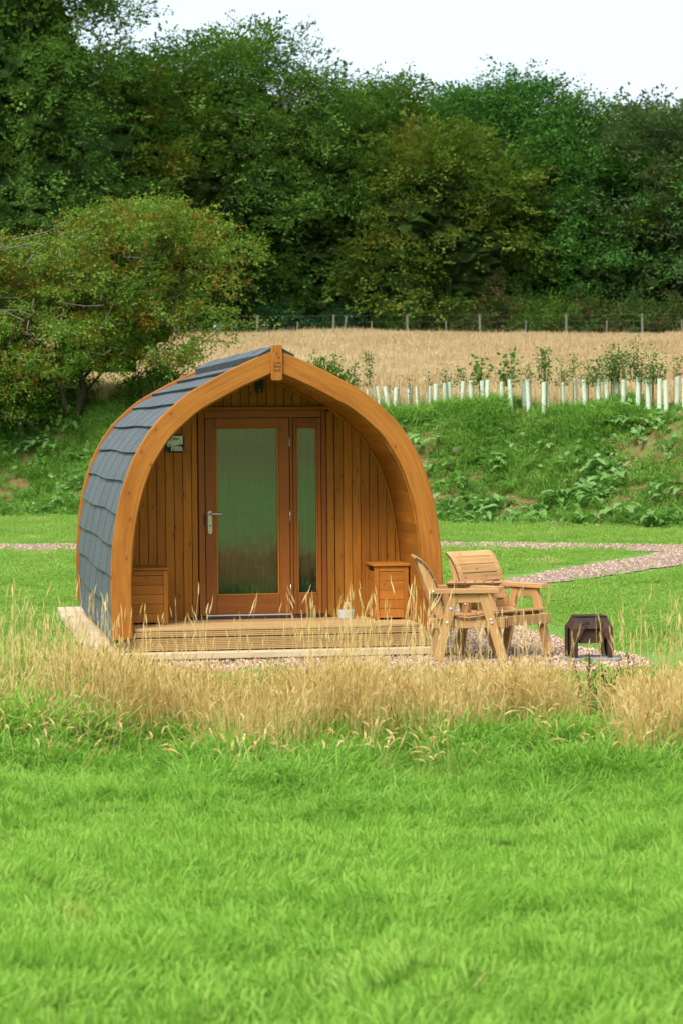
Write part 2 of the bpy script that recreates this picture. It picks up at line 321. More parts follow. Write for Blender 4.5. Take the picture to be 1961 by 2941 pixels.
# ground: lawn, bare bank soil, straw field and woodland floor, each where it lies
m, t, n = new_mat('ground_cover'); at = n('ShaderNodeAttribute', attribute_name='zone'); sp = n('ShaderNodeSeparateColor'); t.links.new(at.outputs['Color'], sp.inputs[0])
pos = n('ShaderNodeNewGeometry').outputs['Position']
g = noise_(t, pos, 30, 4, 0.7); g2 = noise_(t, pos, 0.8, 4)
lawn = ramp(t, math_(t, 'ADD', math_(t, 'MULTIPLY', g, 0.6), math_(t, 'MULTIPLY', g2, 0.4)), [(0.3, (0.10, 0.22, 0.03)), (0.55, (0.16, 0.30, 0.045)), (0.75, (0.23, 0.35, 0.07))])
soil = ramp(t, noise_(t, pos, 6, 6, 0.7), [(0.3, (0.12, 0.058, 0.028)), (0.5, (0.22, 0.115, 0.06)), (0.7, (0.34, 0.20, 0.12))])
soil = mixc(t, ramp(t, noise_(t, pos, 4.5, 7, 0.75), [(0.42, (1, 1, 1)), (0.58, (0, 0, 0))]), soil, mixc(t, noise_(t, pos, 20, 4), (0.05, 0.10, 0.015), (0.22, 0.24, 0.06)))
straw = ramp(t, noise_(t, mapping(t, pos, (1, 0.5, 1)), 7, 5, 0.7), [(0.3, (0.40, 0.27, 0.12)), (0.55, (0.55, 0.40, 0.20)), (0.75, (0.64, 0.49, 0.27))])
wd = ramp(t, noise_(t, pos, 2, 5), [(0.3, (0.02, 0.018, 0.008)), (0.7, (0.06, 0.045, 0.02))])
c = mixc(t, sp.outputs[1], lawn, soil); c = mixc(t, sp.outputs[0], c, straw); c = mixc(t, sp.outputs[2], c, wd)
finish(t, c, 0.9, g, 0.5, 0.03, 0.2); M['ground'] = m

# ------------------------------------------------------------------ terrain
def foot(x): return 49.3 - 0.78 * np.clip(x, -14, 14)
def lawn_z(y): return 0.15 * smooth((np.asarray(y, float) - 24) / 20)
def ground_z(x, y):
    x = np.asarray(x, float); y = np.asarray(y, float); F = foot(x)
    z = lawn_z(y)
    b = smooth((y - F) / 4.2); z = z + 2.12 * b
    bm = smooth((y - F + 0.3) / 1.2) * smooth((F + 7 - y) / 2)
    bm = bm * (1 - 0.75 * smooth((y - F - 2.8) / 1.2))
    z = z + bm * (0.42 * (vnoise(x, y, 1.7, 3) - 0.5) + 0.22 * (vnoise(x, y, 0.6, 5) - 0.5))
    z = z + 0.0590 * (np.maximum(0, y - 55.5) - np.maximum(0, y - 160) * 0.7 - np.maximum(0, y - 400) * 0.3)
    z = z + smooth((y - 60) / 30) * 0.35 * (vnoise(x, y, 14, 9) - 0.5)
    z = z + (1 - smooth((y - 15) / 3)) * (0.09 * (vnoise(x, y, 1.1, 1) - 0.5) + 0.10 * (vnoise(x, y * 1.6, 2.7, 2) - 0.5))
    z = z + 0.11 * np.clip(-y - 18, 0, 130)
    return z
def gz(x, y): return float(ground_z(np.array([x]), np.array([y]))[0])

def axis(parts):
    out = []
    for a, b, s in parts: out += list(np.arange(a, b, s))
    return np.array(out + [parts[-1][1]])
gx = axis([(-900, -100, 100), (-100, -20, 10), (-20, -11, 1.0), (-11, 11, 0.25), (11, 20, 1.0), (20, 100, 10), (100, 900, 100)])
gy = axis([(-700, -100, 60), (-100, 0, 10), (0, 6, 1), (6, 18, 0.22), (18, 40, 0.8), (40, 60, 0.22), (60, 150, 2.0), (150, 400, 25), (400, 2500, 300)])
X, Y = np.meshgrid(gx, gy); Z = ground_z(X, Y); nx, ny = len(gx), len(gy)
V = np.stack([X, Y, Z], -1).reshape(-1, 3)
i = np.arange(nx - 1); j = np.arange(ny - 1); I, J = np.meshgrid(i, j); a = (J * nx + I).ravel()
F4 = np.stack([a, a + 1, a + nx + 1, a + nx], 1)
me = bpy.data.meshes.new('ground'); me.from_pydata(V.tolist(), [], F4.tolist()); me.materials.append(M['ground']); me.shade_smooth()
zone = np.zeros((len(V), 4), np.float32); Fx = foot(V[:, 0])
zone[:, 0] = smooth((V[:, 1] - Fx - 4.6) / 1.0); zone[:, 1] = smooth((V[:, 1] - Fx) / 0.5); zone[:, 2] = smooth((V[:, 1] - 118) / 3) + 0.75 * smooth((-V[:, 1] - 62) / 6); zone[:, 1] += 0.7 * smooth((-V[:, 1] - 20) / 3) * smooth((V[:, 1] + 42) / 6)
at_ = me.color_attributes.new('zone', 'FLOAT_COLOR', 'POINT'); at_.data.foreach_set('color', zone.ravel())
tag(link('ground', me), 'mown green lawn rising to a bank and a straw field', kind='structure')

def resample(pts, n):
    p = np.array(pts, float); d = np.r_[0, np.cumsum(np.hypot(*np.diff(p, axis=0).T))]
    s = np.linspace(0, d[-1], n); return np.stack([np.interp(s, d, p[:, k]) for k in range(2)], 1)
def loft_sheet(name, A, B, dz, n=30, m_=6):
    A, B = resample(A, n), resample(B, n); mb = MB(); g = []
    for k in range(m_ + 1):
        tt = k / m_; P = A * (1 - tt) + B * tt
        if 0 < k < m_: pass
        else: P = P + np.stack([0.10 * (vnoise(P[:, 0] * 3, P[:, 1] * 3, 1, 4) - 0.5), 0.25 * (vnoise(P[:, 0] * 3, P[:, 1] * 3, 1, 8) - 0.5)], 1)
        g.append([(p[0], p[1], float(lawn_z(p[1])) + dz) for p in P])
    for k in range(m_):
        for q in range(n - 1): mb.face([g[k][q], g[k][q + 1], g[k + 1][q + 1], g[k + 1][q]])
    return tag(link(name, mb.mesh(name, M['gravel'])), kind='structure'), np.array([*A, *B[::-1]])
backU = [(-14, 41.9), (-5.55, 41.6), (-4.4, 41.55), (1.6, 41.1), (3.4, 40.4), (5.2, 39.6), (8, 38.2), (14, 35)]
backL = [(-14, 39.0), (-5.26, 39.35), (-4.17, 39.6), (1.55, 39.44), (2.64, 38.9), (3.7, 38.4), (4.6, 38.0), (7, 36.6), (12, 33.0)]
brU = [(1.05, 25.2), (1.2, 27.8), (1.64, 30.3), (2.12, 32.4), (2.88, 34.1), (3.75, 35.7), (4.45, 37.0), (4.8, 38.1)]
brL = [(1.70, 25.2), (1.62, 27.2), (1.68, 29.2), (2.02, 31.1), (2.65, 31.7), (3.32, 32.6), (4.0, 33.8), (4.7, 34.9), (7.2, 37.6)]
_, PB = loft_sheet('gravel_path', backU, backL, 0.008, 60); _, PC = loft_sheet('gravel_path', brU, brL, 0.013, 40)
padP = [(-2.5, 20.75), (-1.1, 20.85), (0.05, 20.8), (1.2, 20.75), (2.1, 20.7), (2.62, 21.0), (2.52, 22.0), (2.35, 22.4), (2.05, 23.0), (1.95, 24.2), (1.84, 25.0), (1.70, 25.4), (1.0, 25.4), (0.9, 24.0), (-2.3, 24.0), (-2.4, 22)]
padR = resample(padP + [padP[0]], 90)[:-1]
padR = padR + 0.12 * np.stack([vnoise(padR[:, 0], padR[:, 1], 0.25, 2) - 0.5, vnoise(padR[:, 0], padR[:, 1], 0.25, 6) - 0.5], 1)
bm = bmesh.new(); bm.faces.new([bm.verts.new((x, y, 0.008)) for x, y in padR]); bmesh.ops.triangulate(bm, faces=bm.faces)
me = bpy.data.meshes.new('gravel_pad'); bm.to_mesh(me); bm.free(); me.materials.append(M['gravel']); tag(link('gravel_pad', me), kind='structure')

def inside(px, py, poly):
    r = np.zeros(len(px), bool); n_ = len(poly)
    for k in range(n_):
        x1, y1 = poly[k]; x2, y2 = poly[(k + 1) % n_]
        c_ = ((y1 > py) != (y2 > py)) & (px < (x2 - x1) * (py - y1) / (y2 - y1 + 1e-12) + x1); r ^= c_
    return r

# ------------------------------------------------------------------ scatter: many small meshes set on points (grass, leaves, gravel)
def scatter(name, P, rot, scl, variants, mat, parent=None, **k):
    N = len(P); me = bpy.data.meshes.new(name); me.vertices.add(N); me.vertices.foreach_set('co', np.asarray(P, np.float32).ravel())
    scl = np.asarray(scl, np.float32); scl = np.repeat(scl[:, None], 3, 1) if scl.ndim == 1 else scl
    for nm, ty, dat in (('rot', 'FLOAT_VECTOR', np.asarray(rot, np.float32)), ('scl', 'FLOAT_VECTOR', scl)):
        me.attributes.new(nm, ty, 'POINT').data.foreach_set('vector', dat.ravel())
    me.attributes.new('idx', 'INT', 'POINT').data.foreach_set('value', rng.integers(0, len(variants), N).astype(np.int32))
    me.materials.append(mat)
    o = link(name, me, parent)
    g = bpy.data.node_groups.new(name, 'GeometryNodeTree')
    g.interface.new_socket('Geometry', in_out='INPUT', socket_type='NodeSocketGeometry'); g.interface.new_socket('Geometry', in_out='OUTPUT', socket_type='NodeSocketGeometry')
    gi, go = g.nodes.new('NodeGroupInput'), g.nodes.new('NodeGroupOutput'); iop = g.nodes.new('GeometryNodeInstanceOnPoints'); jn = g.nodes.new('GeometryNodeJoinGeometry')
    for v in variants:
        ob = g.nodes.new('GeometryNodeObjectInfo'); ob.inputs['Object'].default_value = v
        g2i = g.nodes.new('GeometryNodeGeometryToInstance'); g.links.new(ob.outputs['Geometry'], g2i.inputs[0]); g.links.new(g2i.outputs[0], jn.inputs[0])
    sm = g.nodes.new('GeometryNodeSetMaterial'); sm.inputs['Material'].default_value = mat
    g.links.new(jn.outputs[0], sm.inputs[0]); g.links.new(sm.outputs[0], iop.inputs['Instance']); iop.inputs['Pick Instance'].default_value = True
    def attr(nm, ty):
        q = g.nodes.new('GeometryNodeInputNamedAttribute'); q.data_type = ty; q.inputs[0].default_value = nm; return q.outputs[0]
    e2r = g.nodes.new('FunctionNodeEulerToRotation'); g.links.new(attr('rot', 'FLOAT_VECTOR'), e2r.inputs[0])
    g.links.new(gi.outputs[0], iop.inputs['Points']); g.links.new(e2r.outputs[0], iop.inputs['Rotation']); g.links.new(attr('scl', 'FLOAT_VECTOR'), iop.inputs['Scale']); g.links.new(attr('idx', 'INT'), iop.inputs['Instance Index'])
    g.links.new(iop.outputs[0], go.inputs[0])
    md = o.modifiers.new('scatter', 'NODES'); md.node_group = g
    return tag(o, **k)
def src(name, v, f, per=0):
    me = bpy.data.meshes.new(name); me.from_pydata([tuple(map(float, p)) for p in v], [], f)
    if per: me.attributes.new('blade', 'FLOAT', 'POINT').data.foreach_set('value', np.repeat(np.random.default_rng(len(v)).uniform(0, 1, len(v) // per), per).astype(np.float32))
    return bpy.data.objects.new(name, me)   # never linked: only a leaf or blade shape

def tuft(name, n, r, h, wd, bend, rs, hv=0.4):
    q = np.random.default_rng(rs); v, f = [], []
    for _ in range(n):
        a, rr = q.uniform(0, 6.283), r * math.sqrt(q.uniform()); bx, by = rr * math.cos(a), rr * math.sin(a)
        H = h * q.uniform(1 - hv, 1 + hv * 0.5); d = q.uniform(0, 6.283); bd = bend * H * q.uniform(0.2, 1.3); ww = wd * q.uniform(0.7, 1.3)
        px, py = -math.sin(d) * ww / 2, math.cos(d) * ww / 2; b = len(v); tw = q.uniform(-0.6, 0.6)
        for tt, s in ((0, 0.8), (0.55, 1.0), (0.85, 0.6)):
            cx, cy, cz = bx + math.cos(d) * bd * tt * tt, by + math.sin(d) * bd * tt * tt, H * (tt - 0.25 * bend * tt * tt)
            v += [(cx - px * s, cy - py * s, cz), (cx + px * s, cy + py * s, cz)]
        v.append((bx + math.cos(d) * bd, by + math.sin(d) * bd, H * (1 - 0.42 * bend)))
        f += [(b, b + 1, b + 3, b + 2), (b + 2, b + 3, b + 5, b + 4), (b + 4, b + 5, b + 6)]
    return src(name, v, f, 7)
def stalks(name, n, r, h, rs, lean=0.2, head=(0.07, 0.006), droop=0.1, hv=0.3, blades=6):
    q = np.random.default_rng(rs); v, f = [], []
    for _ in range(n):
        a, rr = q.uniform(0, 6.283), r * math.sqrt(q.uniform()); p = Vector((rr * math.cos(a), rr * math.sin(a), 0))
        H = h * q.uniform(1 - hv, 1 + hv * 0.7); d = q.normal(math.pi, 1.5); ld = Vector((math.cos(d), math.sin(d) * 0.6, 0)) * lean * H * q.uniform(0.1, 1.3)
        pts = [p + ld * (0.7 * tt + 0.3 * tt * tt) + Vector((0, 0, H * tt)) for tt in (0, 0.4, 0.75, 1.0)]; wd = 0.0014 * q.uniform(0.8, 1.4)
        sd = Vector((math.cos(d + 1.2), math.sin(d + 1.2), 0)); b = len(v)
        for k_, pp in enumerate(pts): w_ = wd * (1 - 0.15 * k_); v += [tuple(pp - sd * w_), tuple(pp + sd * w_)]
        for k_ in range(3): f.append((b + 2 * k_, b + 2 * k_ + 1, b + 2 * k_ + 3, b + 2 * k_ + 2))
        t0 = (pts[3] - pts[2]).normalized(); hl, hw = head[0] * q.uniform(0.6, 1.4), head[1] * q.uniform(0.6, 1.4); dv = Vector((math.cos(d), math.sin(d), 0)) * droop * q.uniform(0, 2)
        cur = pts[3].copy(); b = len(v); dirv = t0.copy()
        for k_, w_ in enumerate((0.25, 0.9, 1.0, 0.6, 0.1)):
            aa = dirv.orthogonal().normalized(); cc = dirv.cross(aa)
            for z_ in range(4): an = z_ * math.pi / 2; v.append(tuple(cur + (aa * math.cos(an) + cc * math.sin(an)) * hw * w_))
            dirv = (dirv + dv * 0.5 - Vector((0, 0, droop * 0.7))).normalized(); cur = cur + dirv * hl / 4
        for k_ in range(4):
            for z_ in range(4): f.append((b + k_ * 4 + z_, b + k_ * 4 + (z_ + 1) % 4, b + k_ * 4 + 4 + (z_ + 1) % 4, b + k_ * 4 + 4 + z_))
    return src(name, v, f, 28)
def spray(name, n, L, W, leaf, rs, flat=0.5, droop=0.15):
    q = np.random.default_rng(rs); v, f = [], []
    for k in range(n):
        x = L * q.uniform(0.05, 1.0); y = q.normal(0, 0.38) * W * (1 - 0.5 * x / L); z = q.normal(0, 0.10) * W - droop * x * x / L
        a = math.atan2(y, 0.25 * L) + q.normal(0, 0.6); s = leaf * q.uniform(0.65, 1.25)
        nrm = Vector((q.normal(0, flat), q.normal(0, flat), 1)).normalized(); d = Vector((math.cos(a), math.sin(a), q.normal(-0.15, 0.3))); d = (d - nrm * d.dot(nrm)).normalized(); e = nrm.cross(d)
        c = Vector((x, y, z)); b = len(v)
        v += [tuple(c), tuple(c + d * s * 0.5 + e * s * 0.32), tuple(c + d * s + nrm * s * -0.1), tuple(c + d * s * 0.5 - e * s * 0.32)]; f.append((b, b + 1, b + 2, b + 3))
    return src(name, v, f)
def leaf_mesh(name, P, rot, scl, variants, mat, parent):
    P = np.asarray(P, float); c, s_ = np.cos(rot), np.sin(rot); n_ = len(P); VV = [np.array([v.co for v in o.data.vertices]) for o in variants]
    cx, cy, cz = c.T; sx, sy, sz = s_.T
    Rm = np.stack([np.stack([cy * cz, sx * sy * cz - cx * sz, cx * sy * cz + sx * sz], 1), np.stack([cy * sz, sx * sy * sz + cx * cz, cx * sy * sz - sx * cz], 1), np.stack([-sy, sx * cy, cx * cy], 1)], 1)
    idx = rng.integers(0, len(VV), n_); vs_, rs_ = [], []
    for k in range(len(VV)):
        sel = idx == k; q = np.einsum('nij,mj->nmi', Rm[sel] * np.asarray(scl)[sel][:, None, None], VV[k]) + P[sel][:, None, :]
        vs_.append(q.reshape(-1, 3)); rs_.append(np.repeat(rng.uniform(0, 1, sel.sum()), len(VV[k])))
    V_ = np.concatenate(vs_).astype(np.float32); nf = len(V_) // 4; me_ = bpy.data.meshes.new(name)
    me_.vertices.add(len(V_)); me_.vertices.foreach_set('co', V_.ravel()); me_.loops.add(nf * 4); me_.loops.foreach_set('vertex_index', np.arange(nf * 4, dtype=np.int32))
    me_.polygons.add(nf); me_.polygons.foreach_set('loop_start', np.arange(0, nf * 4, 4, dtype=np.int32)); me_.update(calc_edges=True)
    me_.attributes.new('blade', 'FLOAT', 'POINT').data.foreach_set('value', np.repeat(rng.uniform(0, 1, nf), 4).astype(np.float32)); me_.attributes.new('rnd', 'FLOAT', 'POINT').data.foreach_set('value', np.concatenate(rs_).astype(np.float32)); me_.materials.append(mat)
    return link(name, me_, parent)
def rots(n, tilt=0.12): return np.stack([rng.normal(0, tilt, n), rng.normal(0, tilt, n), rng.uniform(0, 6.283, n)], 1)

T_LAWN = [tuft(f'lawn_tuft_{k}', 1100, 0.33, 0.080, 0.0045, 0.65, 10 + k, 0.45) for k in range(4)]
T_ROUGH = [tuft(f'rough_tuft_{k}', 30, 0.08, 0.26, 0.007, 0.85, 20 + k) for k in range(4)]
T_MOWN = [tuft(f'mown_tuft_{k}', 420, 0.40, 0.034, 0.007, 0.8, 30 + k) for k in range(4)]
T_BANK = [tuft(f'bank_tuft_{k}', 34, 0.12, 0.36, 0.012, 1.15, 40 + k) for k in range(4)]
T_BSHORT = [tuft(f'bank_short_{k}', 30, 0.14, 0.11, 0.012, 0.9, 44 + k) for k in range(3)]
T_FIELD = [tuft(f'field_tuft_{k}', 640, 1.0, 0.55, 0.014, 0.40, 50 + k, 0.35) for k in range(4)]
T_DRY = [stalks(f'dry_stalk_{k}', 12, 0.11, 0.44, 60 + k, 0.42, (0.055, 0.0036), hv=0.5) for k in range(4)]
T_HEAD = [stalks(f'plume_stalk_{k}', 4, 0.10, 0.42, 70 + k, 0.35, (0.10, 0.0075), 0.4) for k in range(3)]
T_TALL = [stalks(f'tall_stalk_{k}', 3, 0.10, 0.78, 80 + k, 0.2, (0.07, 0.0038), 0.06, 0.2) for k in range(3)]

# ------------------------------------------------------------------ the camping pod
POD = Vector((-0.545, 21.95, 0)); YAW = R(9.1); LEN = 5.27; PORCH = 1.0
pod = empty('camping_pod', POD, YAW, label='arched timber camping pod with grey shingle roof and glazed front door', cat='camping pod')
PROF = [(1.425, 0.20), (1.433, 0.45), (1.435, 0.65), (1.425, 0.9), (1.405, 1.1), (1.375, 1.30), (1.325, 1.5), (1.25, 1.71), (1.165, 1.87), (1.03, 2.06), (0.785, 2.28), (0.60, 2.39), (0.33, 2.53), (0.0, 2.672)]
def smooth_curve(pts, n):
    p = np.array(pts, float); out = []
    for k in range(len(p) - 1):
        p0 = p[max(k - 1, 0)]; p1, p2 = p[k], p[k + 1]; p3 = p[min(k + 2, len(p) - 1)]
        for tt in np.linspace(0, 1, 12, endpoint=False):
            out.append(0.5 * ((2 * p1) + (-p0 + p2) * tt + (2 * p0 - 5 * p1 + 4 * p2 - p3) * tt ** 2 + (-p0 + 3 * p1 - 3 * p2 + p3) * tt ** 3))
    out.append(p[-1]); return resample(out, n)
CUR = smooth_curve(PROF, 200)
for _ in range(6): CUR[1:-1] = 0.25 * CUR[:-2] + 0.5 * CUR[1:-1] + 0.25 * CUR[2:]
TAN = np.gradient(CUR, axis=0); TAN /= np.hypot(TAN[:, 0], TAN[:, 1])[:, None]; NRM = np.stack([TAN[:, 1], -TAN[:, 0]], 1)   # outward on the +x side
def offset(d, n=60):
    q = CUR + NRM * d
    if d < 0:
        k = q[:, 0] > 0; a_ = q[k]; b_ = q[~k]
        if len(b_): tt = a_[-1, 0] / (a_[-1, 0] - b_[0, 0]); a_ = np.vstack([a_, a_[-1] * (1 - tt) + b_[0] * tt])
        q = a_
    return resample(q, n)
ARC = np.r_[0, np.cumsum(np.hypot(*np.diff(CUR, axis=0).T))]
def on_arc(s, d):
    p = [np.interp(s, ARC, CUR[:, k]) for k in (0, 1)]; nn = [np.interp(s, ARC, NRM[:, k]) for k in (0, 1)]; return p[0] + nn[0] * d, p[1] + nn[1] * d
INNER = offset(-0.188, 160)
def z_in(u):
    u = abs(u); k = INNER[:, 0]; top = np.argmax(k)
    if u >= k[top]: return 0.3
    return float(np.interp(u, k[top:][::-1], INNER[top:, 1][::-1]))
BZ, BY = 0.10, -0.04
def arch_half(sx, y0, y1, name):
    o, i_ = offset(0.0, 70), offset(-0.176, 70); mb = MB(); so = np.linspace(0, 3.4, 70)
    for k in range(69):
        q = [(sx * o[k][0], o[k][1]), (sx * o[k + 1][0], o[k + 1][1]), (sx * i_[k + 1][0], i_[k + 1][1]), (sx * i_[k][0], i_[k][1])]
        U = [(so[k], 0), (so[k + 1], 0), (so[k + 1], 0.176), (so[k], 0.176)]
        mb.face([(x, y0, z) for x, z in q], [(a_ + (9 if sx > 0 else 0), b_) for a_, b_ in U]); mb.face([(x, y1, z) for x, z in q[::-1]], U[::-1])
        for (p0, p1, vv_) in ((q[0], q[1], 0.3), (q[3], q[2], 0.6)):
            mb.face([(p0[0], y0, p0[1]), (p0[0], y1, p0[1]), (p1[0], y1, p1[1]), (p1[0], y0, p1[1])], [(so[k], vv_), (so[k], vv_ + y1 - y0), (so[k + 1], vv_ + y1 - y0), (so[k + 1], vv_)])
    for k in (0, 69):
        mb.face([(sx * o[k][0], y0, o[k][1]), (sx * i_[k][0], y0, i_[k][1]), (sx * i_[k][0], y1, i_[k][1]), (sx * o[k][0], y1, o[k][1])])
    return link(name, mb.mesh(name, M['arch'], bevel=0.007), pod)
for sx in (-1, 1):
    arch_half(sx, 0.0, 0.062, 'front_arch'); arch_half(sx, LEN - 0.062, LEN, 'rear_arch')
# keystone plaque
mb = MB(); kp = []
for cx, cz, a0 in ((0.030, 2.690, 0), (-0.030, 2.690, 90), (-0.030, 2.420, 180), (0.030, 2.420, 270)):
    for s in range(5): an = R(a0 + s * 22.5); kp.append((cx + 0.018 * math.cos(an), cz + 0.018 * math.sin(an)))
mb.prism(kp, -0.030, -0.001); key = link('keystone', mb.mesh('keystone', M['arch'], bevel=0.004), pod)
def text_mesh(body, size, x, z, y, mat, parent, name='lettering', font_ext=0.0012, align='CENTER'):
    cu = bpy.data.curves.new('t', 'FONT'); cu.body = body; cu.size = size; cu.extrude = font_ext; cu.align_x = align
    ob = bpy.data.objects.new('t', cu); COL.objects.link(ob); dg = bpy.context.evaluated_depsgraph_get(); me_ = bpy.data.meshes.new_from_object(ob.evaluated_get(dg)); COL.objects.unlink(ob); bpy.data.objects.remove(ob)
    me_.transform(Matrix.Translation((x, y, z)) @ Matrix.Rotation(R(90), 4, 'X')); me_.materials.clear(); me_.materials.append(mat); return link(name, me_, parent)
for body, sz, x, z in (('L', 0.036, -0.022, 2.655), ('V', 0.036, 0.0, 2.618), ('P', 0.036, 0.020, 2.583), ('Lune', 0.033, 0.002, 2.545), ('Valley', 0.031, 0.002, 2.514), ('Pods', 0.033, 0.002, 2.481)):
    text_mesh(body, sz, x, z, -0.031, M['engrave'], key)
# shell and shingles
mb = MB(); sh_ = offset(-0.062, 50); full = [(-x, z) for x, z in sh_] + [(x, z) for x, z in sh_[::-1][1:]]
for k in range(len(full) - 1):
    (a_, b_), (c_, d_) = full[k], full[k + 1]; mb.face([(a_, 0.062, b_), (c_, 0.062, d_), (c_, LEN - 0.062, d_), (a_, LEN - 0.062, b_)])
link('roof_deck', mb.mesh('roof_deck', M['slate_edge']), pod)
mb = MB(); il = offset(-0.20, 40); full = [(-x, z) for x, z in il] + [(x, z) for x, z in il[::-1][1:]]
mb.face([(x, LEN - 0.1, z) for x, z in full], None); mb.face([(x, LEN - 0.03, z) for x, z in full], None)
for k in range(len(full) - 1):
    (a_, b_), (c_, d_) = full[k], full[k + 1]; mb.face([(a_, PORCH + 0.1, b_), (c_, PORCH + 0.1, d_), (c_, LEN - 0.1, d_), (a_, LEN - 0.1, b_)])
link('rear_wall', mb.mesh('rear_wall', M['room']), pod)
NR, NT = 11, 6; row = (ARC[-1] - 0.10) / NR; tw = (LEN - 0.124) / NT
for sx in (-1, 1):
    for r_ in range(NR):
        for q in range(NT + 1):
            y0 = 0.064 + tw * (q - (0.22 if r_ % 2 else 0.0)); y1 = y0 + tw - 0.036
            y0 = max(y0, 0.064); y1 = min(y1, LEN - 0.064)
            if y1 - y0 < 0.06: continue
            mb = MB(); grid = []
            for yy in (y0, y1):
                wv = math.sin(2 * math.pi * yy / 3.4 + r_ * 1.9); st = 0.0
                line = []
                for k in range(6):
                    tt = k / 5; s = r_ * row - 0.030 * (1 - tt) * (1 + 0.35 * wv) + st * (1 - tt) + (row + 0.02) * tt
                    lift = (-0.014 + 0.004 * wv) * (1 - tt) - 0.046 * tt
                    x, z = on_arc(max(0, s), lift); xb, zb = on_arc(max(0, s), lift - 0.020 * (1 - tt) - 0.006)
                    if s < 0: z += s; zb += s
                    line.append(((sx * x, yy, z), (sx * xb, yy, zb)))
                grid.append(line)
            A_, B_ = grid
            for k in range(5):
                mb.face([A_[k][0], A_[k + 1][0], B_[k + 1][0], B_[k][0]]); mb.face([A_[k][0], A_[k][1], A_[k + 1][1], A_[k + 1][0]], None, 1); mb.face([B_[k][0], B_[k + 1][0], B_[k + 1][1], B_[k][1]], None, 1)
            mb.face([A_[0][0], B_[0][0], B_[0][1], A_[0][1]], None, 1)
            link('shingle', mb.mesh('shingle', [M['slate'], M['slate_edge']]), pod)
for q in range(6):
    y0 = 0.004 + q * (LEN - 0.02) / 6; y1 = y0 + (LEN - 0.02) / 6 + 0.03; mb = MB(); up = 0.018 + 0.004 * (q % 2)
    for sx in (-1, 1):
        a0, b0 = (0, 2.690 + up), (sx * 0.155, 2.615 + up * 0.5); a1, b1 = (0, 2.640 + up), (sx * 0.155, 2.560 + up * 0.5)
        mb.face([(a0[0], y0, a0[1]), (b0[0], y0, b0[1]), (b0[0], y1, b0[1]), (a0[0], y1, a0[1])]); mb.face([(b0[0], y0, b0[1]), (b1[0], y0, b1[1]), (b1[0], y1, b1[1]), (b0[0], y1, b0[1])], None, 1)
        for yy in (y0, y1): mb.face([(a0[0], yy, a0[1]), (b0[0], yy, b0[1]), (b1[0], yy, b1[1]), (a1[0], yy, a1[1])], None, 1)
    link('ridge_cap', mb.mesh('ridge_cap', [M['slate'], M['slate_edge']]), pod)
# porch soffit boards
s_in = np.r_[0, np.cumsum(np.hypot(*np.diff(INNER, axis=0).T))]
nb = 30; bw = s_in[-1] / nb
for sx in (-1, 1):
    for k in range(nb):
        ss = (k * bw + 0.0006, (k + 1) * bw - 0.0008); P2 = [[np.interp(s, s_in, INNER[:, c_]) for c_ in (0, 1)] for s in ss]
        dx, dz = P2[1][0] - P2[0][0], P2[1][1] - P2[0][1]; l_ = math.hypot(dx, dz); ox, oz = dz / l_ * 0.016, -dx / l_ * 0.016
        mb = MB(); poly = [(sx * P2[0][0], P2[0][1]), (sx * P2[1][0], P2[1][1]), (sx * (P2[1][0] + ox), P2[1][1] + oz), (sx * (P2[0][0] + ox), P2[0][1] + oz)]
        mb.prism(poly, 0.064, PORCH + 0.06); 
        mb.uv = [[(mb.v[f_[q]][1], 0.11 * q + 0.3 * j_) for q in range(len(f_))] for j_, f_ in enumerate(mb.f)]
        link('soffit_board', mb.mesh('soffit_board', M['clad']), pod)
# front wall: dark backing with openings is made of strips round the door
FZ = 0.29; W0 = PORCH
DU0, DU1, DZ1 = -0.575, 0.575, 2.185
def board(u0, u1, z0, y=W0):
    top = [(q, max(z0 + 0.001, z_in(q) - 0.003)) for q in np.linspace(u1, u0, 7)]
    if max(z for _, z in top) < z0 + 0.06: return
    mb = MB(); mb.prism([(u0, z0), (u1, z0)] + top, y, y + 0.02)
    link('cladding_board', mb.mesh('cladding_board', M['clad'], bevel=0.0025), pod)
PIT = 0.0785; GAP = 0.0048
u = -1.262
while u < DU0 - 0.03: board(u, min(u + PIT - GAP, DU0 - 0.010), FZ); u += PIT
u = 0.655
while u < 1.26: board(u, u + PIT - GAP, FZ); u += PIT
u = DU0 - 0.008
while u < 0.57: board(u, min(u + PIT - GAP, 0.577), DZ1 + 0.007); u += PIT
mb = MB()
for a_, b_, z0 in ((-1.25, DU0, FZ), (DU1, 1.25, FZ), (DU0, DU1, DZ1)):
    us = np.linspace(a_, b_, 14); poly = [(a_, z0), (b_, z0)] + [(u_, z_in(u_)) for u_ in us[::-1] if z_in(u_) > z0 + 0.05]
    mb.prism(poly, W0 + 0.024, W0 + 0.045)
link('wall_backing', mb.mesh('wall_backing', M['dark']), pod)
def part(name, boxes, mat, parent, bevel=0.003, **k):
    mb = MB(); [mb.box(*b_) for b_ in boxes]; return tag(link(name, mb.mesh(name, mat, bevel=bevel, weld=False) if len(boxes) > 1 and not bevel else mb.mesh(name, mat, bevel=bevel)), **k) if parent is None else tag(link(name, mb.mesh(name, mat, bevel=bevel), parent), **k)
for sx in (-1, 1):
    mb = MB(); mb.tube([(sx * (x - 0.010), W0 - 0.006, z) for x, z in INNER[::4] if z > FZ + 0.005] + [(0, W0 - 0.006, INNER[-1][1] - 0.010)], 0.011, 4); link('edge_bead', mb.mesh('edge_bead', M['clad']), pod)
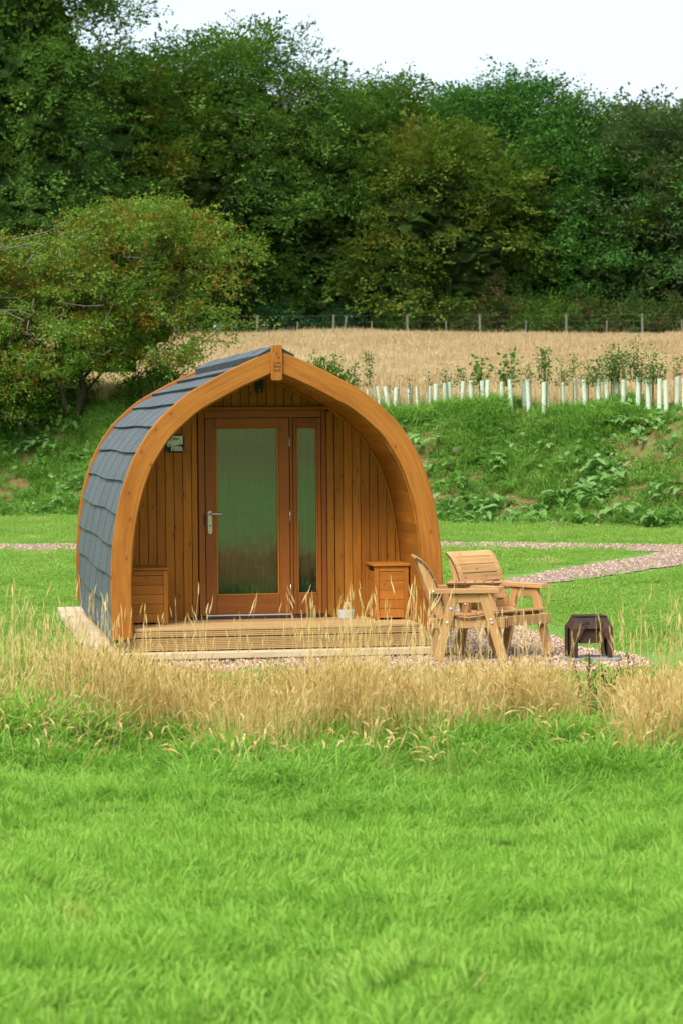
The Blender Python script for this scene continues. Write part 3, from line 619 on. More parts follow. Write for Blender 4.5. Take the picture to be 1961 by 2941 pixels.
# trim and door
part('trim_board', [(0.582, 0.646, W0 - 0.006, W0 + 0.02, FZ, z_in(0.646) - 0.005)], M['clad'], pod)
fr = part('door_frame', [(DU0, DU0 + 0.055, W0 - 0.012, W0 + 0.05, FZ + 0.03, DZ1 - 0.03)], M['door'], pod)
part('frame_post', [(DU1 - 0.042, DU1, W0 - 0.012, W0 + 0.05, FZ + 0.03, DZ1 - 0.03)], M['door'], fr)
part('frame_post', [(0.247, 0.272, W0 - 0.012, W0 + 0.05, FZ + 0.03, DZ1 - 0.095)], M['door'], fr)
part('frame_head', [(DU0 + 0.057, DU1 - 0.044, W0 - 0.012, W0 + 0.05, DZ1 - 0.093, DZ1 - 0.03)], M['door'], fr)
part('drip_moulding', [(-0.60, 0.585, W0 - 0.04, W0 + 0.02, DZ1 - 0.028, DZ1 + 0.004)], M['door'], fr)
part('door_sill', [(-0.66, 0.60, W0 - 0.035, W0 + 0.05, FZ + 0.002, FZ + 0.028)], M['sill'], fr)
def leaf(name, u0, u1, z0, z1, st, bot, top, parent):
    y0, y1 = W0 - 0.004, W0 + 0.04
    d = part(name, [(u0, u0 + st, y0, y1, z0, z1)], M['door'], parent)
    part('stile', [(u1 - st, u1, y0, y1, z0, z1)], M['door'], d)
    part('rail', [(u0 + st + 0.001, u1 - st - 0.001, y0, y1, z0, z0 + bot)], M['door'], d); part('rail', [(u0 + st + 0.001, u1 - st - 0.001, y0, y1, z1 - top, z1)], M['door'], d)
    g0, g1, h0, h1 = u0 + st, u1 - st, z0 + bot, z1 - top
    for b_ in ((g0 + 0.001, g0 + 0.016, y0 + 0.008, y0 + 0.02, h0 + 0.001, h1 - 0.001), (g1 - 0.016, g1 - 0.001, y0 + 0.008, y0 + 0.02, h0 + 0.001, h1 - 0.001), (g0 + 0.017, g1 - 0.017, y0 + 0.008, y0 + 0.02, h0 + 0.001, h0 + 0.014), (g0 + 0.017, g1 - 0.017, y0 + 0.008, y0 + 0.02, h1 - 0.014, h1 - 0.001)):
        part('glazing_bead', [b_], M['boxw'], d)
    part('window_pane', [(g0 + 0.002, g1 - 0.002, y0 + 0.022, y0 + 0.027, h0 + 0.002, h1 - 0.002)], M['glass'], d, 0)
    return d
door = leaf('door', -0.514, 0.242, 0.335, 2.087, 0.093, 0.165, 0.082, pod)
side = leaf('side_light', 0.277, 0.528, 0.322, 2.087, 0.030, 0.180, 0.085, pod)
part('threshold_strip', [(-0.514, 0.242, W0 - 0.03, W0 + 0.03, 0.320, 0.332)], M['alu'], fr, 0.001)
for z in (0.50, 1.16, 1.83):
    mb = MB(); mb.tube([(0.245, W0 - 0.018, z), (0.245, W0 - 0.018, z + 0.10)], 0.008, 8); link('hinge', mb.mesh('hinge', M['steel'], smooth=True), door)
mb = MB(); pl = []
for cz, a0 in ((1.245, 0), (1.075, 180)):
    for s in range(9): an = R(a0 + s * 22.5); pl.append((-0.476 + 0.022 * math.cos(an), cz + 0.022 * math.sin(an)))
mb.prism(pl, W0 - 0.014, W0 - 0.004); hp = link('handle_plate', mb.mesh('handle_plate', M['steel'], bevel=0.003), door)
mb = MB(); mb.tube([(-0.476, W0 - 0.014, 1.235), (-0.476, W0 - 0.055, 1.235), (-0.466, W0 - 0.062, 1.235), (-0.37, W0 - 0.062, 1.235), (-0.362, W0 - 0.05, 1.235)], 0.009, 8); link('lever', mb.mesh('lever', M['steel'], smooth=True), hp)
mb = MB(); mb.tube([(-0.476, W0 - 0.016, 1.13), (-0.476, W0 - 0.011, 1.13)], 0.008, 8); link('keyhole', mb.mesh('keyhole', M['black']), hp)
part('lock_plate', [(-0.534, -0.522, W0 - 0.016, W0 + 0.0, 1.13, 1.23)], M['black'], fr, 0)
# curtains inside
for a_, b_ in ((-0.52, 0.23), (0.26, 0.55)):
    mb = MB(); us = np.linspace(a_, b_, int((b_ - a_) / 0.008)); yy = W0 + 0.14 + 0.022 * np.sin(us * 75 + 2 * np.sin(us * 9)) + 0.01 * np.sin(us * 31)
    for k in range(len(us) - 1): mb.face([(us[k], yy[k], 0.36), (us[k + 1], yy[k + 1], 0.36), (us[k + 1], yy[k + 1], 2.12), (us[k], yy[k], 2.12)])
    link('curtain', mb.mesh('curtain', M['curtain'], smooth=True), pod)
# porch floor, fascia
for k in range(8):
    y0 = 0.068 + k * 0.128; part('floor_board', [(-1.235, 1.235, y0, y0 + 0.123, FZ - 0.026, FZ)], M['deck'], pod, 0.004)
part('room_floor', [(-1.22, 1.22, PORCH + 0.1, LEN - 0.12, 0.16, 0.27)], M['room'], pod, 0)
def grooved(name, x0, x1, z0, z1, y0):
    n_ = int(round((z1 - z0) / 0.0145)); h = (z1 - z0) / n_; poly = [(y0 + 0.026, z0), ]
    for k in range(n_): zz = z0 + k * h; poly += [(y0 + 0.006, zz), (y0, zz + 0.002), (y0, zz + h * 0.58), (y0 + 0.006, zz + h * 0.66)]
    poly += [(y0 + 0.026, z1)]; mb = MB(); n2 = len(poly)
    for k in range(n2):
        (a_, b_), (c_, d_) = poly[k], poly[(k + 1) % n2]; mb.face([(x0, a_, b_), (x1, a_, b_), (x1, c_, d_), (x0, c_, d_)], [(x0, b_), (x1, b_), (x1, d_), (x0, d_)])
    mb.face([(x0, a_, b_) for a_, b_ in poly]); mb.face([(x1, a_, b_) for a_, b_ in poly]); return link(name, mb.mesh(name, M['deck']), pod)
grooved('fascia_board', -1.252, 1.252, 0.214, 0.263, 0.066); grooved('fascia_board', -1.42, 1.42, 0.100, 0.206, 0.064)
part('fascia_backing', [(-1.40, 1.40, 0.094, 0.12, 0.1, 0.262)], M['dark'], pod, 0)
# vent box under the apex and the plaque
vb = part('vent_box', [(-0.056, 0.010, W0 - 0.035, W0 - 0.002, 2.315, 2.47)], M['black'], pod, 0.004)
mb = MB(); mb.tube([(-0.022, W0 - 0.038, 2.335), (-0.022, W0 - 0.034, 2.335)], 0.006, 8); link('screw', mb.mesh('screw', M['steel']), vb)
sg = empty('name_sign', (0, 0, 0), label='small square plaque reading Elder on cladding left of the door', cat='sign')
sg.matrix_world = Matrix.Translation(POD) @ Matrix.Rotation(YAW, 4, 'Z') @ Matrix.Translation((-0.782, W0 - 0.003, 1.868))
part('frame', [(-0.086, 0.086, -0.010, 0, -0.083, 0.083)], M['signframe'], sg, 0.002)
part('panel', [(-0.069, 0.069, -0.0125, -0.0105, -0.069, 0.066)], M['signwhite'], sg, 0)
def flat(name, poly, y, mat, par): mb = MB(); mb.prism(poly, y - 0.0015, y); return link(name, mb.mesh(name, mat), par)
hill = [(-0.069, -0.069), (0.069, -0.069), (0.069, -0.010), (0.04, -0.012), (0.0, -0.020), (-0.03, -0.030), (-0.069, -0.028)]
flat('hill', hill, -0.0135, M['signblack'], sg)
arcp = [(-0.020 + 0.021 * math.cos(R(a_)), -0.055 + 0.030 * math.sin(R(a_))) for a_ in range(0, 181, 20)]
flat('pod_icon', [(-0.018, -0.025), (0.052, -0.025), (0.062, -0.036), (0.067, -0.05), (0.067, -0.067), (-0.018, -0.067)], -0.0155, M['signwhite'], sg)
for k in range(4): flat('roof_line', [(0.004, -0.034 - k * 0.009), (0.066, -0.034 - k * 0.009), (0.066, -0.0352 - k * 0.009), (0.004, -0.0352 - k * 0.009)], -0.0175, M['signblack'], sg)
flat('pod_front', [(-0.041, -0.067)] + arcp[::-1] + [(0.001, -0.067)], -0.0172, M['signblack'], sg)
flat('pod_front', [(-0.037, -0.067)] + [(x * 0.82 - 0.0036, z * 0.9 - 0.007) for x, z in arcp[::-1]] + [(-0.003, -0.067)], -0.0192, M['signwhite'], sg)
flat('pod_door', [(-0.025, -0.067)] + [(-0.020 + 0.005 * math.cos(R(a_)), -0.052 + 0.006 * math.sin(R(a_))) for a_ in range(180, -1, -30)] + [(-0.015, -0.067)], -0.0212, M['signblack'], sg)
for x, z, s in ((-0.045, -0.027, 0.030), (0.045, -0.008, 0.017)):
    flat('pine_icon', [(x - 0.25 * s, z + 0.15 * s), (x - 0.03 * s, z + 0.15 * s), (x - 0.03 * s, z), (x + 0.03 * s, z), (x + 0.03 * s, z + 0.15 * s), (x + 0.25 * s, z + 0.15 * s), (x, z + s)], -0.0135, M['signblack'], sg)
text_mesh('Elder', 0.042, -0.006, 0.028, -0.0135, M['signblack'], sg)
for x in (-0.077, 0.077):
    for z in (-0.074, 0.074): mb = MB(); mb.tube([(x, -0.013, z), (x, -0.009, z)], 0.0045, 8); link('screw', mb.mesh('screw', M['steel']), sg)

# base platform of wide pale boards
plat = empty('base_platform', POD, YAW, label='pale low timber platform under the camping pod', cat='platform')
ys = [-0.06, 1.30, 2.55, 3.75, 5.0, 6.0]
for k in range(5):
    part('platform_board', [(-1.60 - 0.02 * (k % 2), 1.58 + 0.03 * (k % 2), ys[k], ys[k + 1] - 0.03, 0.030, 0.088)], M['pale'], plat, 0.006)
for x in (-1.5, -0.75, 0, 0.75, 1.5): part('bearer', [(x - 0.05, x + 0.05, 0.0, 5.9, -0.02, 0.028)], M['dark'], plat, 0)

PM = Matrix.Translation(POD) @ Matrix.Rotation(YAW, 4, 'Z')
# storage boxes on the porch
def storage(u0, u1, label):
    y0, y1 = 0.52, PORCH - 0.012
    b = empty('storage_box', PM @ Vector(((u0 + u1) / 2, (y0 + y1) / 2, FZ)), YAW, label=label, cat='storage box', group='storage boxes on the porch')
    w2, d2, h = (u1 - u0) / 2, (y1 - y0) / 2, 0.475
    part('lid', [(-w2 - 0.012, w2 + 0.012, -d2 - 0.015, d2, h, h + 0.022)], M['boxw'], b, 0.004)
    for sx in (-1, 1):
        for sy in (-1, 1): part('corner_post', [(sx * w2 - (0.042 if sx > 0 else 0), sx * w2 + (0.042 if sx < 0 else 0), sy * d2 - (0.042 if sy > 0 else 0), sy * d2 + (0.042 if sy < 0 else 0), 0.004, h - 0.002)], M['boxw'], b, 0.003)
    part('top_rail', [(-w2 + 0.043, w2 - 0.043, -d2 + 0.003, -d2 + 0.03, h - 0.045, h - 0.003)], M['boxw'], b, 0.002)
    for k in range(5):
        z0 = 0.018 + k * 0.082; part('slat', [(-w2 + 0.043, w2 - 0.043, -d2 + 0.006, -d2 + 0.024, z0, z0 + 0.079)], M['boxw'], b, 0.002)
        for sx in (-1, 1):
            a_, b_ = (w2 - 0.024, w2 - 0.006) if sx > 0 else (-w2 + 0.006, -w2 + 0.024)
            part('slat', [(a_, b_, -d2 + 0.043, d2 - 0.043, z0, z0 + 0.079)], M['boxw'], b, 0.002)
    part('inner_panel', [(-w2 + 0.03, w2 - 0.03, -d2 + 0.03, d2 - 0.03, 0.02, h - 0.004)], M['dark'], b, 0)
storage(-1.262, -0.90, 'slatted timber storage box half hidden behind the arch, next to the plaque wall')
storage(0.925, 1.232, 'slatted timber storage box standing beside the doorstop, nearest the garden chairs')
# doorstop
ds = empty('doorstop', PM @ Vector((0.715, 0.80, FZ)), YAW, label='pale concrete doorstop with rope loop on the porch floor', cat='doorstop')
mb = MB(); mb.tube([(0, 0, 0.0), (0, 0, 0.004), (0, 0, 0.07), (0, 0, 0.076)], [0.070, 0.074, 0.076, 0.071], 20); link('block', mb.mesh('block', M['concrete']), ds)
for ph in range(3):
    mb = MB(); pts = []
    for k in range(41):
        an = math.pi * k / 40; c_ = Vector((0.012 + 0.030 * math.cos(an), 0, 0.076 + 0.058 * math.sin(an))); tw_ = k * 0.55 + ph * 2.094
        nr = Vector((math.cos(an), 0, math.sin(an))); pts.append(c_ + (nr * math.cos(tw_) + Vector((0, 1, 0)) * math.sin(tw_)) * 0.008)
    mb.tube(pts, 0.0095, 6); link('rope_strand', mb.mesh('rope_strand', M['rope'], smooth=True), ds)

# ------------------------------------------------------------------ garden chairs and tray
def make_chair(loc, ang, label):
    """local: +x forward, +y to the sitter's left"""
    c = empty('garden_chair', loc, ang, label=label, cat='chair', group='garden chairs on the gravel')
    W = 0.215
    def beam(name, p0, p1, wy, h, mat=M['chair'], bev=0.004):
        p0, p1 = Vector(p0), Vector(p1); d = p1 - p0; L_ = d.length; x = d.normalized(); y = Vector((0, 1, 0)); z = x.cross(y).normalized(); y = z.cross(x)
        Mx = Matrix((x, y, z)).transposed().to_4x4(); Mx.translation = p0; mb = MB(); mb.box(0, L_, -wy / 2, wy / 2, -h / 2, h / 2, Mx); return link(name, mb.mesh(name, mat, bevel=bev), c)
    for sy in (-1, 1):
        y = sy * (W + 0.055)
        beam('leg', (0.135, y, 0.575), (0.305, y, 0.012), 0.045, 0.078); beam('leg', (-0.105, y, 0.575), (-0.245, y, 0.012), 0.045, 0.078)
        beam('arm', (-0.33, y, 0.597), (0.27, y, 0.597), 0.10 if sy < 0 else 0.085, 0.040)
        beam('arm_apron', (-0.10, y - sy * 0.002, 0.535), (0.12, y - sy * 0.002, 0.535), 0.034, 0.075)
        yi = sy * (W + 0.008)
        beam('seat_rail', (-0.29, yi, 0.325), (0.325, yi, 0.325), 0.04, 0.088)
        prof = [(-0.235, 0.31), (-0.160, 0.31), (-0.170, 0.42), (-0.205, 0.54), (-0.243, 0.655), (-0.285, 0.75), (-0.335, 0.825), (-0.385, 0.872), (-0.415, 0.885), (-0.42, 0.87), (-0.385, 0.76), (-0.325, 0.59), (-0.27, 0.42)]
        mb = MB(); mb.prism(prof, yi - 0.02 * 1, yi + 0.02); link('back_post', mb.mesh('back_post', M['chair'], bevel=0.004), c)
        yo = y + sy * 0.024
        for bx, bz in ((-0.285, 0.597), (-0.135, 0.45), (-0.165, 0.335), (0.200, 0.355), (0.208, 0.328)):
            mb = MB(); yy = yo if bz < 0.55 else y + sy * 0.05
            mb.tube([(bx, yy - sy * 0.002, bz), (bx, yy + sy * 0.004, bz), (bx, yy + sy * 0.008, bz)], [0.0125, 0.0115, 0.005], 10); link('bolt', mb.mesh('bolt', M['galv'], smooth=True), c)
    beam('rear_crossbar', (-0.305, -0.29, 0.55), (-0.305, 0.29, 0.55), 0.03, 0.05); beam('rear_stretcher', (-0.27, -0.25, 0.32), (-0.27, 0.25, 0.32), 0.03, 0.09)
    def slat(name, x, z, ang_, wd=0.082, th=0.022):
        Mx = Matrix.Translation((x, 0, z)) @ Matrix.Rotation(ang_, 4, 'Y'); mb = MB(); mb.box(-wd / 2, wd / 2, -W - 0.042, W + 0.042, 0, th, Mx)
        me_ = mb.mesh(name, [M['chair'], M['endgrain']], bevel=0.003)
        for p in me_.polygons:
            if abs(p.normal.y) > 0.9: p.material_index = 1
        return link(name, me_, c)
    front = [(-0.168, 0.39), (-0.176, 0.44), (-0.203, 0.54), (-0.241, 0.655), (-0.283, 0.75), (-0.333, 0.825), (-0.386, 0.874)]
    fl = resample(front + [(-0.425, 0.892)], 8)
    for k in range(7):
        (x0, z0), (x1, z1) = fl[k], fl[k + 1]; an = math.atan2(-(z1 - z0), x1 - x0); L_ = math.hypot(x1 - x0, z1 - z0)
        slat('back_slat', (x0 + x1) / 2, (z0 + z1) / 2, an, L_ - (0.012 if k < 4 else 0.004))
    seat = [(-0.16, 0.375), (-0.07, 0.348), (0.02, 0.340), (0.11, 0.350), (0.19, 0.368), (0.285, 0.382), (0.335, 0.355)]
    for k in range(5):
        (x0, z0), (x1, z1) = seat[k], seat[k + 1]; slat('seat_slat', (x0 + x1) / 2, (z0 + z1) / 2 + 0.012, math.atan2(-(z1 - z0), x1 - x0), math.hypot(x1 - x0, z1 - z0) - 0.008)
    slat('seat_front_slat', 0.332, 0.325, R(90), 0.085, 0.018)
    return c
CZ = 0.02
make_chair((1.03, 21.70, CZ), R(2), 'slatted wooden garden chair seen side-on, its back against the pod arch')
make_chair((1.365, 22.04, CZ), R(-51), 'slatted wooden garden chair with curved back facing the fire pit, farther from the pod')
tr_ = empty('corner_tray', (1.15, 22.10, 0.642), R(-6), label='small slatted wooden corner tray joining the two garden chairs', cat='table', )
for k in range(6):
    x = -0.235 + k * 0.079; mb = MB(); mb.box(x, x + 0.072, -0.27 + 0.012 * k, 0.25 - 0.05 * k, 0, 0.019); me_ = mb.mesh('tray_slat', [M['chair'], M['endgrain']], bevel=0.003)
    for p in me_.polygons:
        if abs(p.normal.y) > 0.9: p.material_index = 1
    link('tray_slat', me_, tr_)
for y in (-0.19, 0.06): part('bearer', [(-0.22, 0.21, y, y + 0.04, -0.022, -0.001)], M['chair'], tr_, 0.003)

# ------------------------------------------------------------------ fire pit on its slab
sl = MB(); sl.prism([(-0.21, 0), (0.24, 0), (0.245, 0.035), (-0.205, 0.038)], -0.17, 0.20)
o = link('stone_slab', sl.mesh('stone_slab', M['slab'], bevel=0.008)); o.location = (2.075, 21.55, 0.008); o.rotation_euler = (0, 0, R(4)); tag(o, 'flat grey stone slab under the rusty fire pit', 'slab')
fp = empty('fire_pit', (2.075, 21.56, 0.047), R(8), label='rusty steel fire pit with star and moon cut-outs and grill', cat='fire pit')
w2, d2 = 0.178, 0.135; zt, zm, zb_ = 0.335, 0.245, 0.120; tw2, td2 = 0.135, 0.090
mb = MB()
# bowl: hopper below the shoulder
for s in (-1, 1):
    mb.prism([(-w2 + 0.055, zm), (-0.10, zb_), (0.10, zb_), (w2 - 0.055, zm)], s * (d2 - 0.032) - 0.002, s * (d2 - 0.032) + 0.002)
    mb.face([(s * (w2 - 0.057), -d2 + 0.035, zm), (s * (w2 - 0.057), d2 - 0.035, zm), (s * 0.10, d2 - 0.035, zb_), (s * 0.10, -d2 + 0.035, zb_)])
mb.face([(-0.10, -d2 + 0.035, zb_), (0.10, -d2 + 0.035, zb_), (0.10, d2 - 0.035, zb_), (-0.10, d2 - 0.035, zb_)])
link('bowl', mb.mesh('bowl', M['rust']), fp)
mb = MB()
for s in (-1, 1):
    mb.face([(-w2, s * d2, zm), (w2, s * d2, zm), (tw2, s * td2, zt), (-tw2, s * td2, zt)]); mb.face([(s * w2, -d2, zm), (s * w2, d2, zm), (s * tw2, td2, zt), (s * tw2, -td2, zt)])
me_ = mb.mesh('hood', M['rust']); hood = link('hood', me_, fp); sd_ = hood.modifiers.new('t', 'SOLIDIFY'); sd_.thickness = 0.006
for sx in (-1, 1):
    for sy in (-1, 1):
        mb = MB(); x, y = sx * w2, sy * d2
        mb.prism([(x, 0), (x - sx * 0.050, 0), (x - sx * 0.052, zb_ + 0.02), (x - sx * 0.11, zm), (x, zm)], y - sy * 0.006, y)
        mb.box(min(x, x - sx * 0.006), max(x, x - sx * 0.006), min(y - sy * 0.007, y - sy * 0.095), max(y - sy * 0.007, y - sy * 0.095), 0, zm)
        link('leg', mb.mesh('leg', M['rust']), fp)
sl_ang = math.atan2(d2 - td2, zt - zm)
def cut(name, poly, cx):
    """dark opening shape lying on the sloping front of the hood"""
    mb = MB(); mb.prism(poly, -0.0025, -0.0005)
    o = link(name, mb.mesh(name, M['black']), hood); o.matrix_local = Matrix.Translation((cx, -(d2 + td2) / 2 - 0.012, (zm + zt) / 2)) @ Matrix.Rotation(-sl_ang, 4, 'X'); return o
def star(cx, cz, r, rot=90): return [(cx + r * (1 if k % 2 == 0 else 0.42) * math.cos(R(rot + 36 * k)), cz + r * (1 if k % 2 == 0 else 0.42) * math.sin(R(rot + 36 * k))) for k in range(10)]
for cx, cz, r in ((-0.078, -0.004, 0.014), (-0.048, 0.012, 0.021), (-0.057, -0.027, 0.015)): cut('star_cut_out', star(cx, cz, r), 0)
cres = [(0.055 + 0.034 * math.cos(R(a_)), -0.004 + 0.036 * math.sin(R(a_))) for a_ in range(-125, 116, 12)] + [(0.048 + 0.026 * math.cos(R(a_)), -0.002 + 0.029 * math.sin(R(a_))) for a_ in range(110, -121, -12)]
cut('moon_cut_out', cres, 0)
for cx, cz, r in ((0.034, 0.014, 0.013), (0.040, -0.022, 0.010), (0.056, 0.002, 0.010)): cut('star_cut_out', star(cx, cz, r), 0)
gr = part('grill', [(-tw2, tw2, -td2 - 0.004, -td2 + 0.004, zt + 0.004, zt + 0.014)], M['black'], fp, 0)
part('grill_rim', [(-tw2, tw2, td2 - 0.004, td2 + 0.004, zt + 0.004, zt + 0.014)], M['black'], gr, 0)
for x in np.linspace(-tw2, tw2, 26): part('grill_bar', [(x - 0.003, x + 0.003, -td2 + 0.005, td2 - 0.005, zt + 0.006, zt + 0.012)], M['rust'], gr, 0)

# ------------------------------------------------------------------ tree tubes and saplings on top of the bank
TUBES = [(38,248,1.0),(95,258,0),(155,242,0),(190,250,0),(217,240,0),(284,250,0.6),(327,250,0.4),(376,257,0.4),(407,255,0.4),(450,258,0.7),(478,262,0.4),(531,260,0),(574,252,0),(633,263,0),(645,265,-0.2),(716,262,0),(760,264,0),(821,262,0.7),(844,257,0.2),
         (914,266,-0.2),(931,266,0),(1003,270,0),(1067,263,0.6),(1109,275,0),(1171,272,0.2),(1213,268,0.2),(1258,268,0.5),(1285,268,0),(1353,270,-0.2),(1405,268,-0.2),(1455,288,-0.3),(1487,285,-0.3),(1536,288,0.4),(1572,284,0)]
def tube_xy(cx_, back):
    px = 1000 + cx_ / 1.6316; k = (px - 980.5) / 7352 + 0.0087 * 0.037
    y = 53.5
    for _ in range(20): y = float(foot(k * y)) + 4.0 + back * 0.9
    return k * y, y
tubeM = None
for q, (cx_, ty, back) in enumerate(TUBES):
    x, y = tube_xy(cx_, back); lx = {2: 8, 3: -7, 13: -2, 14: -5, 6: 2, 12: 2}.get(q, random.uniform(-1.5, 1.5))
    t_ = empty('tree_tube', (x, y, gz(x, y) - 0.05), 0, label=f'pale green tree tube on the bank, {ordinal(q + 1)} one counted from the pod roof', cat='tree tube', group='tree tubes along the bank top')
    t_.rotation_euler = (R(random.uniform(-3, 3)), R(lx), random.uniform(0, 6)); t_.scale = (1, 1, random.uniform(0.97, 1.08))
    if tubeM is None:
        mb = MB(); n_ = 10
        for k in range(n_):
            a0, a1 = 2 * math.pi * k / n_, 2 * math.pi * (k + 1) / n_
            for r0, z0, r1, z1 in ((0.046, 0, 0.046, 0.63), (0.046, 0.63, 0.050, 0.642), (0.050, 0.642, 0.042, 0.642), (0.042, 0.642, 0.041, 0.3)):
                mb.face([(r0 * math.cos(a0), r0 * math.sin(a0), z0), (r0 * math.cos(a1), r0 * math.sin(a1), z0), (r1 * math.cos(a1), r1 * math.sin(a1), z1), (r1 * math.cos(a0), r1 * math.sin(a0), z1)])
        tubeM = mb.mesh('tube', M['tube'], smooth=True)
        mb = MB(); mb.box(-0.009, 0.009, 0.053, 0.071, 0, 0.82); stakeM = mb.mesh('stake', M['stake'])
    link('tube', tubeM, t_)
    if random.random() < 0.7: link('stake', stakeM, t_)
def sapling_mesh(seed, H, wd, nl, leaf):
    q = np.random.default_rng(seed); st, fl_ = MB(), MB(); stems = []
    for b_ in range(max(1, int(wd / 0.10))):
        a_ = q.uniform(0, 6.28); pts = [Vector((0, 0, 0.0))]; o_ = Vector((math.cos(a_), math.sin(a_), 0)) * wd * 0.6 * q.uniform(0.2, 1) * (0 if b_ == 0 else 1); h_ = H * (1 if b_ == 0 else q.uniform(0.6, 0.95))
        for k in range(1, 7): tt = k / 6; pts.append(o_ * tt ** 1.4 + Vector((q.normal(0, 0.012), q.normal(0, 0.012), 0.5 + (h_ - 0.5) * tt)))
        st.tube(pts, [0.007 * (1 - 0.8 * k / 6) + 0.001 for k in range(7)], 4); stems.append(pts)
    for _ in range(nl):
        s = stems[q.integers(len(stems))]; k = q.integers(1, 6); tt = q.uniform(); p = s[k] * (1 - tt) + s[k + 1] * tt if k < 6 else s[6]
        p = p + Vector((q.normal(0, 0.04 + wd * 0.16), q.normal(0, 0.04 + wd * 0.16), q.normal(0, 0.03))); d = Vector((q.normal(), q.normal(), q.normal(0.2, 0.6))).normalized(); e = d.orthogonal().normalized(); e = (Matrix.Rotation(q.uniform(0, 6.28), 3, d) @ e); l_ = leaf * q.uniform(0.6, 1.3)
        fl_.face([p, p + d * l_ * 0.5 + e * l_ * 0.3, p + d * l_, p + d * l_ * 0.5 - e * l_ * 0.3])
    return st.mesh('stem', M['bark']), fl_.mesh('foliage', M['sapling'], weld=False)
# (x in survey units, height above tube, spread, leaves, leaf size, back, look)
SAP = [(32, 1.10, 0.10, 120, 0.05, 1.0, 'thin bare-stemmed tall sapling closest to the pod roof'), (100, 1.33, 0.12, 260, 0.05, 0.4, 'tall slim dark sapling rising like a spire near the pod roof'), (186, 0.72, 0.08, 60, 0.04, 0, 'tiny tuft of leaves topping a leaning tree tube'),
       (290, 0.85, 0.06, 40, 0.05, 0.4, 'single reddish shoot above the spaced tubes left of centre'), (374, 0.92, 0.06, 60, 0.05, 0.4, 'thin weedy shoot between two close tubes'), (455, 1.02, 0.24, 260, 0.05, 0.8, 'scraggy dark weedy sapling behind a pair of short tubes'), (527, 0.95, 0.16, 200, 0.05, 0.7, 'low bushy sapling behind the tubes mid-row'),
       (612, 1.16, 0.26, 150, 0.10, 0.1, 'broad-leaved bright green sapling over the doubled tube'), (762, 1.20, 0.30, 190, 0.10, 0.1, 'large-leaved sapling fanning over two tubes'), (845, 0.98, 0.12, 130, 0.05, 0.2, 'slender sapling left of the tall dense one'), (922, 1.32, 0.20, 420, 0.06, 0, 'dense upright dark green sapling above twin tubes'),
       (995, 1.08, 0.24, 260, 0.05, 0, 'airy rounded sapling right of the dense upright one'), (1050, 1.12, 0.16, 170, 0.05, 0.6, 'two-stemmed wispy sapling over a single set-back tube'), (1122, 1.05, 0.24, 280, 0.05, 0, 'spreading grey-green sapling left of the bushy thicket'), (1175, 1.10, 0.28, 360, 0.05, 0.2, 'bushy sapling at the near side of the thicket'),
       (1232, 1.32, 0.42, 620, 0.055, 0.2, 'wide bushy sapling with yellow-green tips in the thicket'), (1268, 1.15, 0.26, 330, 0.055, 0.5, 'leafy sapling filling the gap behind the thicket tubes'), (1350, 1.46, 0.42, 560, 0.055, -0.2, 'tallest wide sapling with a spiky leader'), (1425, 1.22, 0.42, 560, 0.055, -0.2, 'rounded sapling at the far end of the thicket'), (1540, 1.02, 0.12, 120, 0.05, 0.4, 'thin straggly sapling last in the row')]
for q, (cx_, H_, sp_, nl, lf, back, look) in enumerate(SAP):
    x, y = tube_xy(cx_, back + 0.05); e_ = empty('sapling', (x, y, gz(x, y) - 0.05), 0, label=look, cat='sapling', group='saplings along the bank top')
    a_, b_ = sapling_mesh(300 + q, H_, sp_, nl, lf); link('stem', a_, e_); link('foliage', b_, e_)

# ------------------------------------------------------------------ fence at the field's far edge
fe = empty('wire_fence', (0, 118, 6.0), 0, label='stock fence of weathered posts and wire along the field edge', cat='fence')
FX = [-14.6, -11.0, -7.4, -3.8, -0.3, 3.08, 6.44, 10.4, 13.9, 17.4, 21]
mb = MB(); mb.tube([(0, 0, 0), (0, 0, 1.30)], [0.062, 0.056], 8); postM = mb.mesh('post', M['post']); mb = MB(); mb.box(-0.03, 0.03, -0.03, 0.03, 0, 1.0); dropM = mb.mesh('dropper', M['post'])
fz = lambda x: gz(x, 118) - 6.0
for x in FX: o = link('post', postM, fe); o.location = (x, 0, fz(x)); o.rotation_euler = (0, R(random.uniform(-2, 2)), 0)
o = link('strut', postM, fe); o.location = (0.15, 0, fz(0.15)); o.rotation_euler = (0, R(7), 0); o.scale = (0.8, 0.8, 0.98)
for a_, b_ in zip(FX[:-1], FX[1:]):
    for tt in (0.52,): x = a_ + (b_ - a_) * tt; o = link('dropper', dropM, fe); o.location = (x, 0.02, fz(x)); o.rotation_euler = (0, R(random.uniform(-3, 3)), 0)
for h in (0.62, 0.95, 1.25):
    mb = MB(); mb.tube([(x, -0.08, fz(x) + h) for x in np.linspace(-15, 21.5, 60)], 0.0035 if h < 1 else 0.005, 4); link('wire', mb.mesh('wire', M['wire']), fe)
mb = MB()
for x in np.arange(-15, 21, 0.3): mb.tube([(x, -0.085, fz(x) + 0.2), (x, -0.085, fz(x) + 0.95)], 0.002, 3, cap=False)
tag(link('wire_mesh', mb.mesh('wire_mesh', M['wire'], weld=False), fe), kind='stuff')

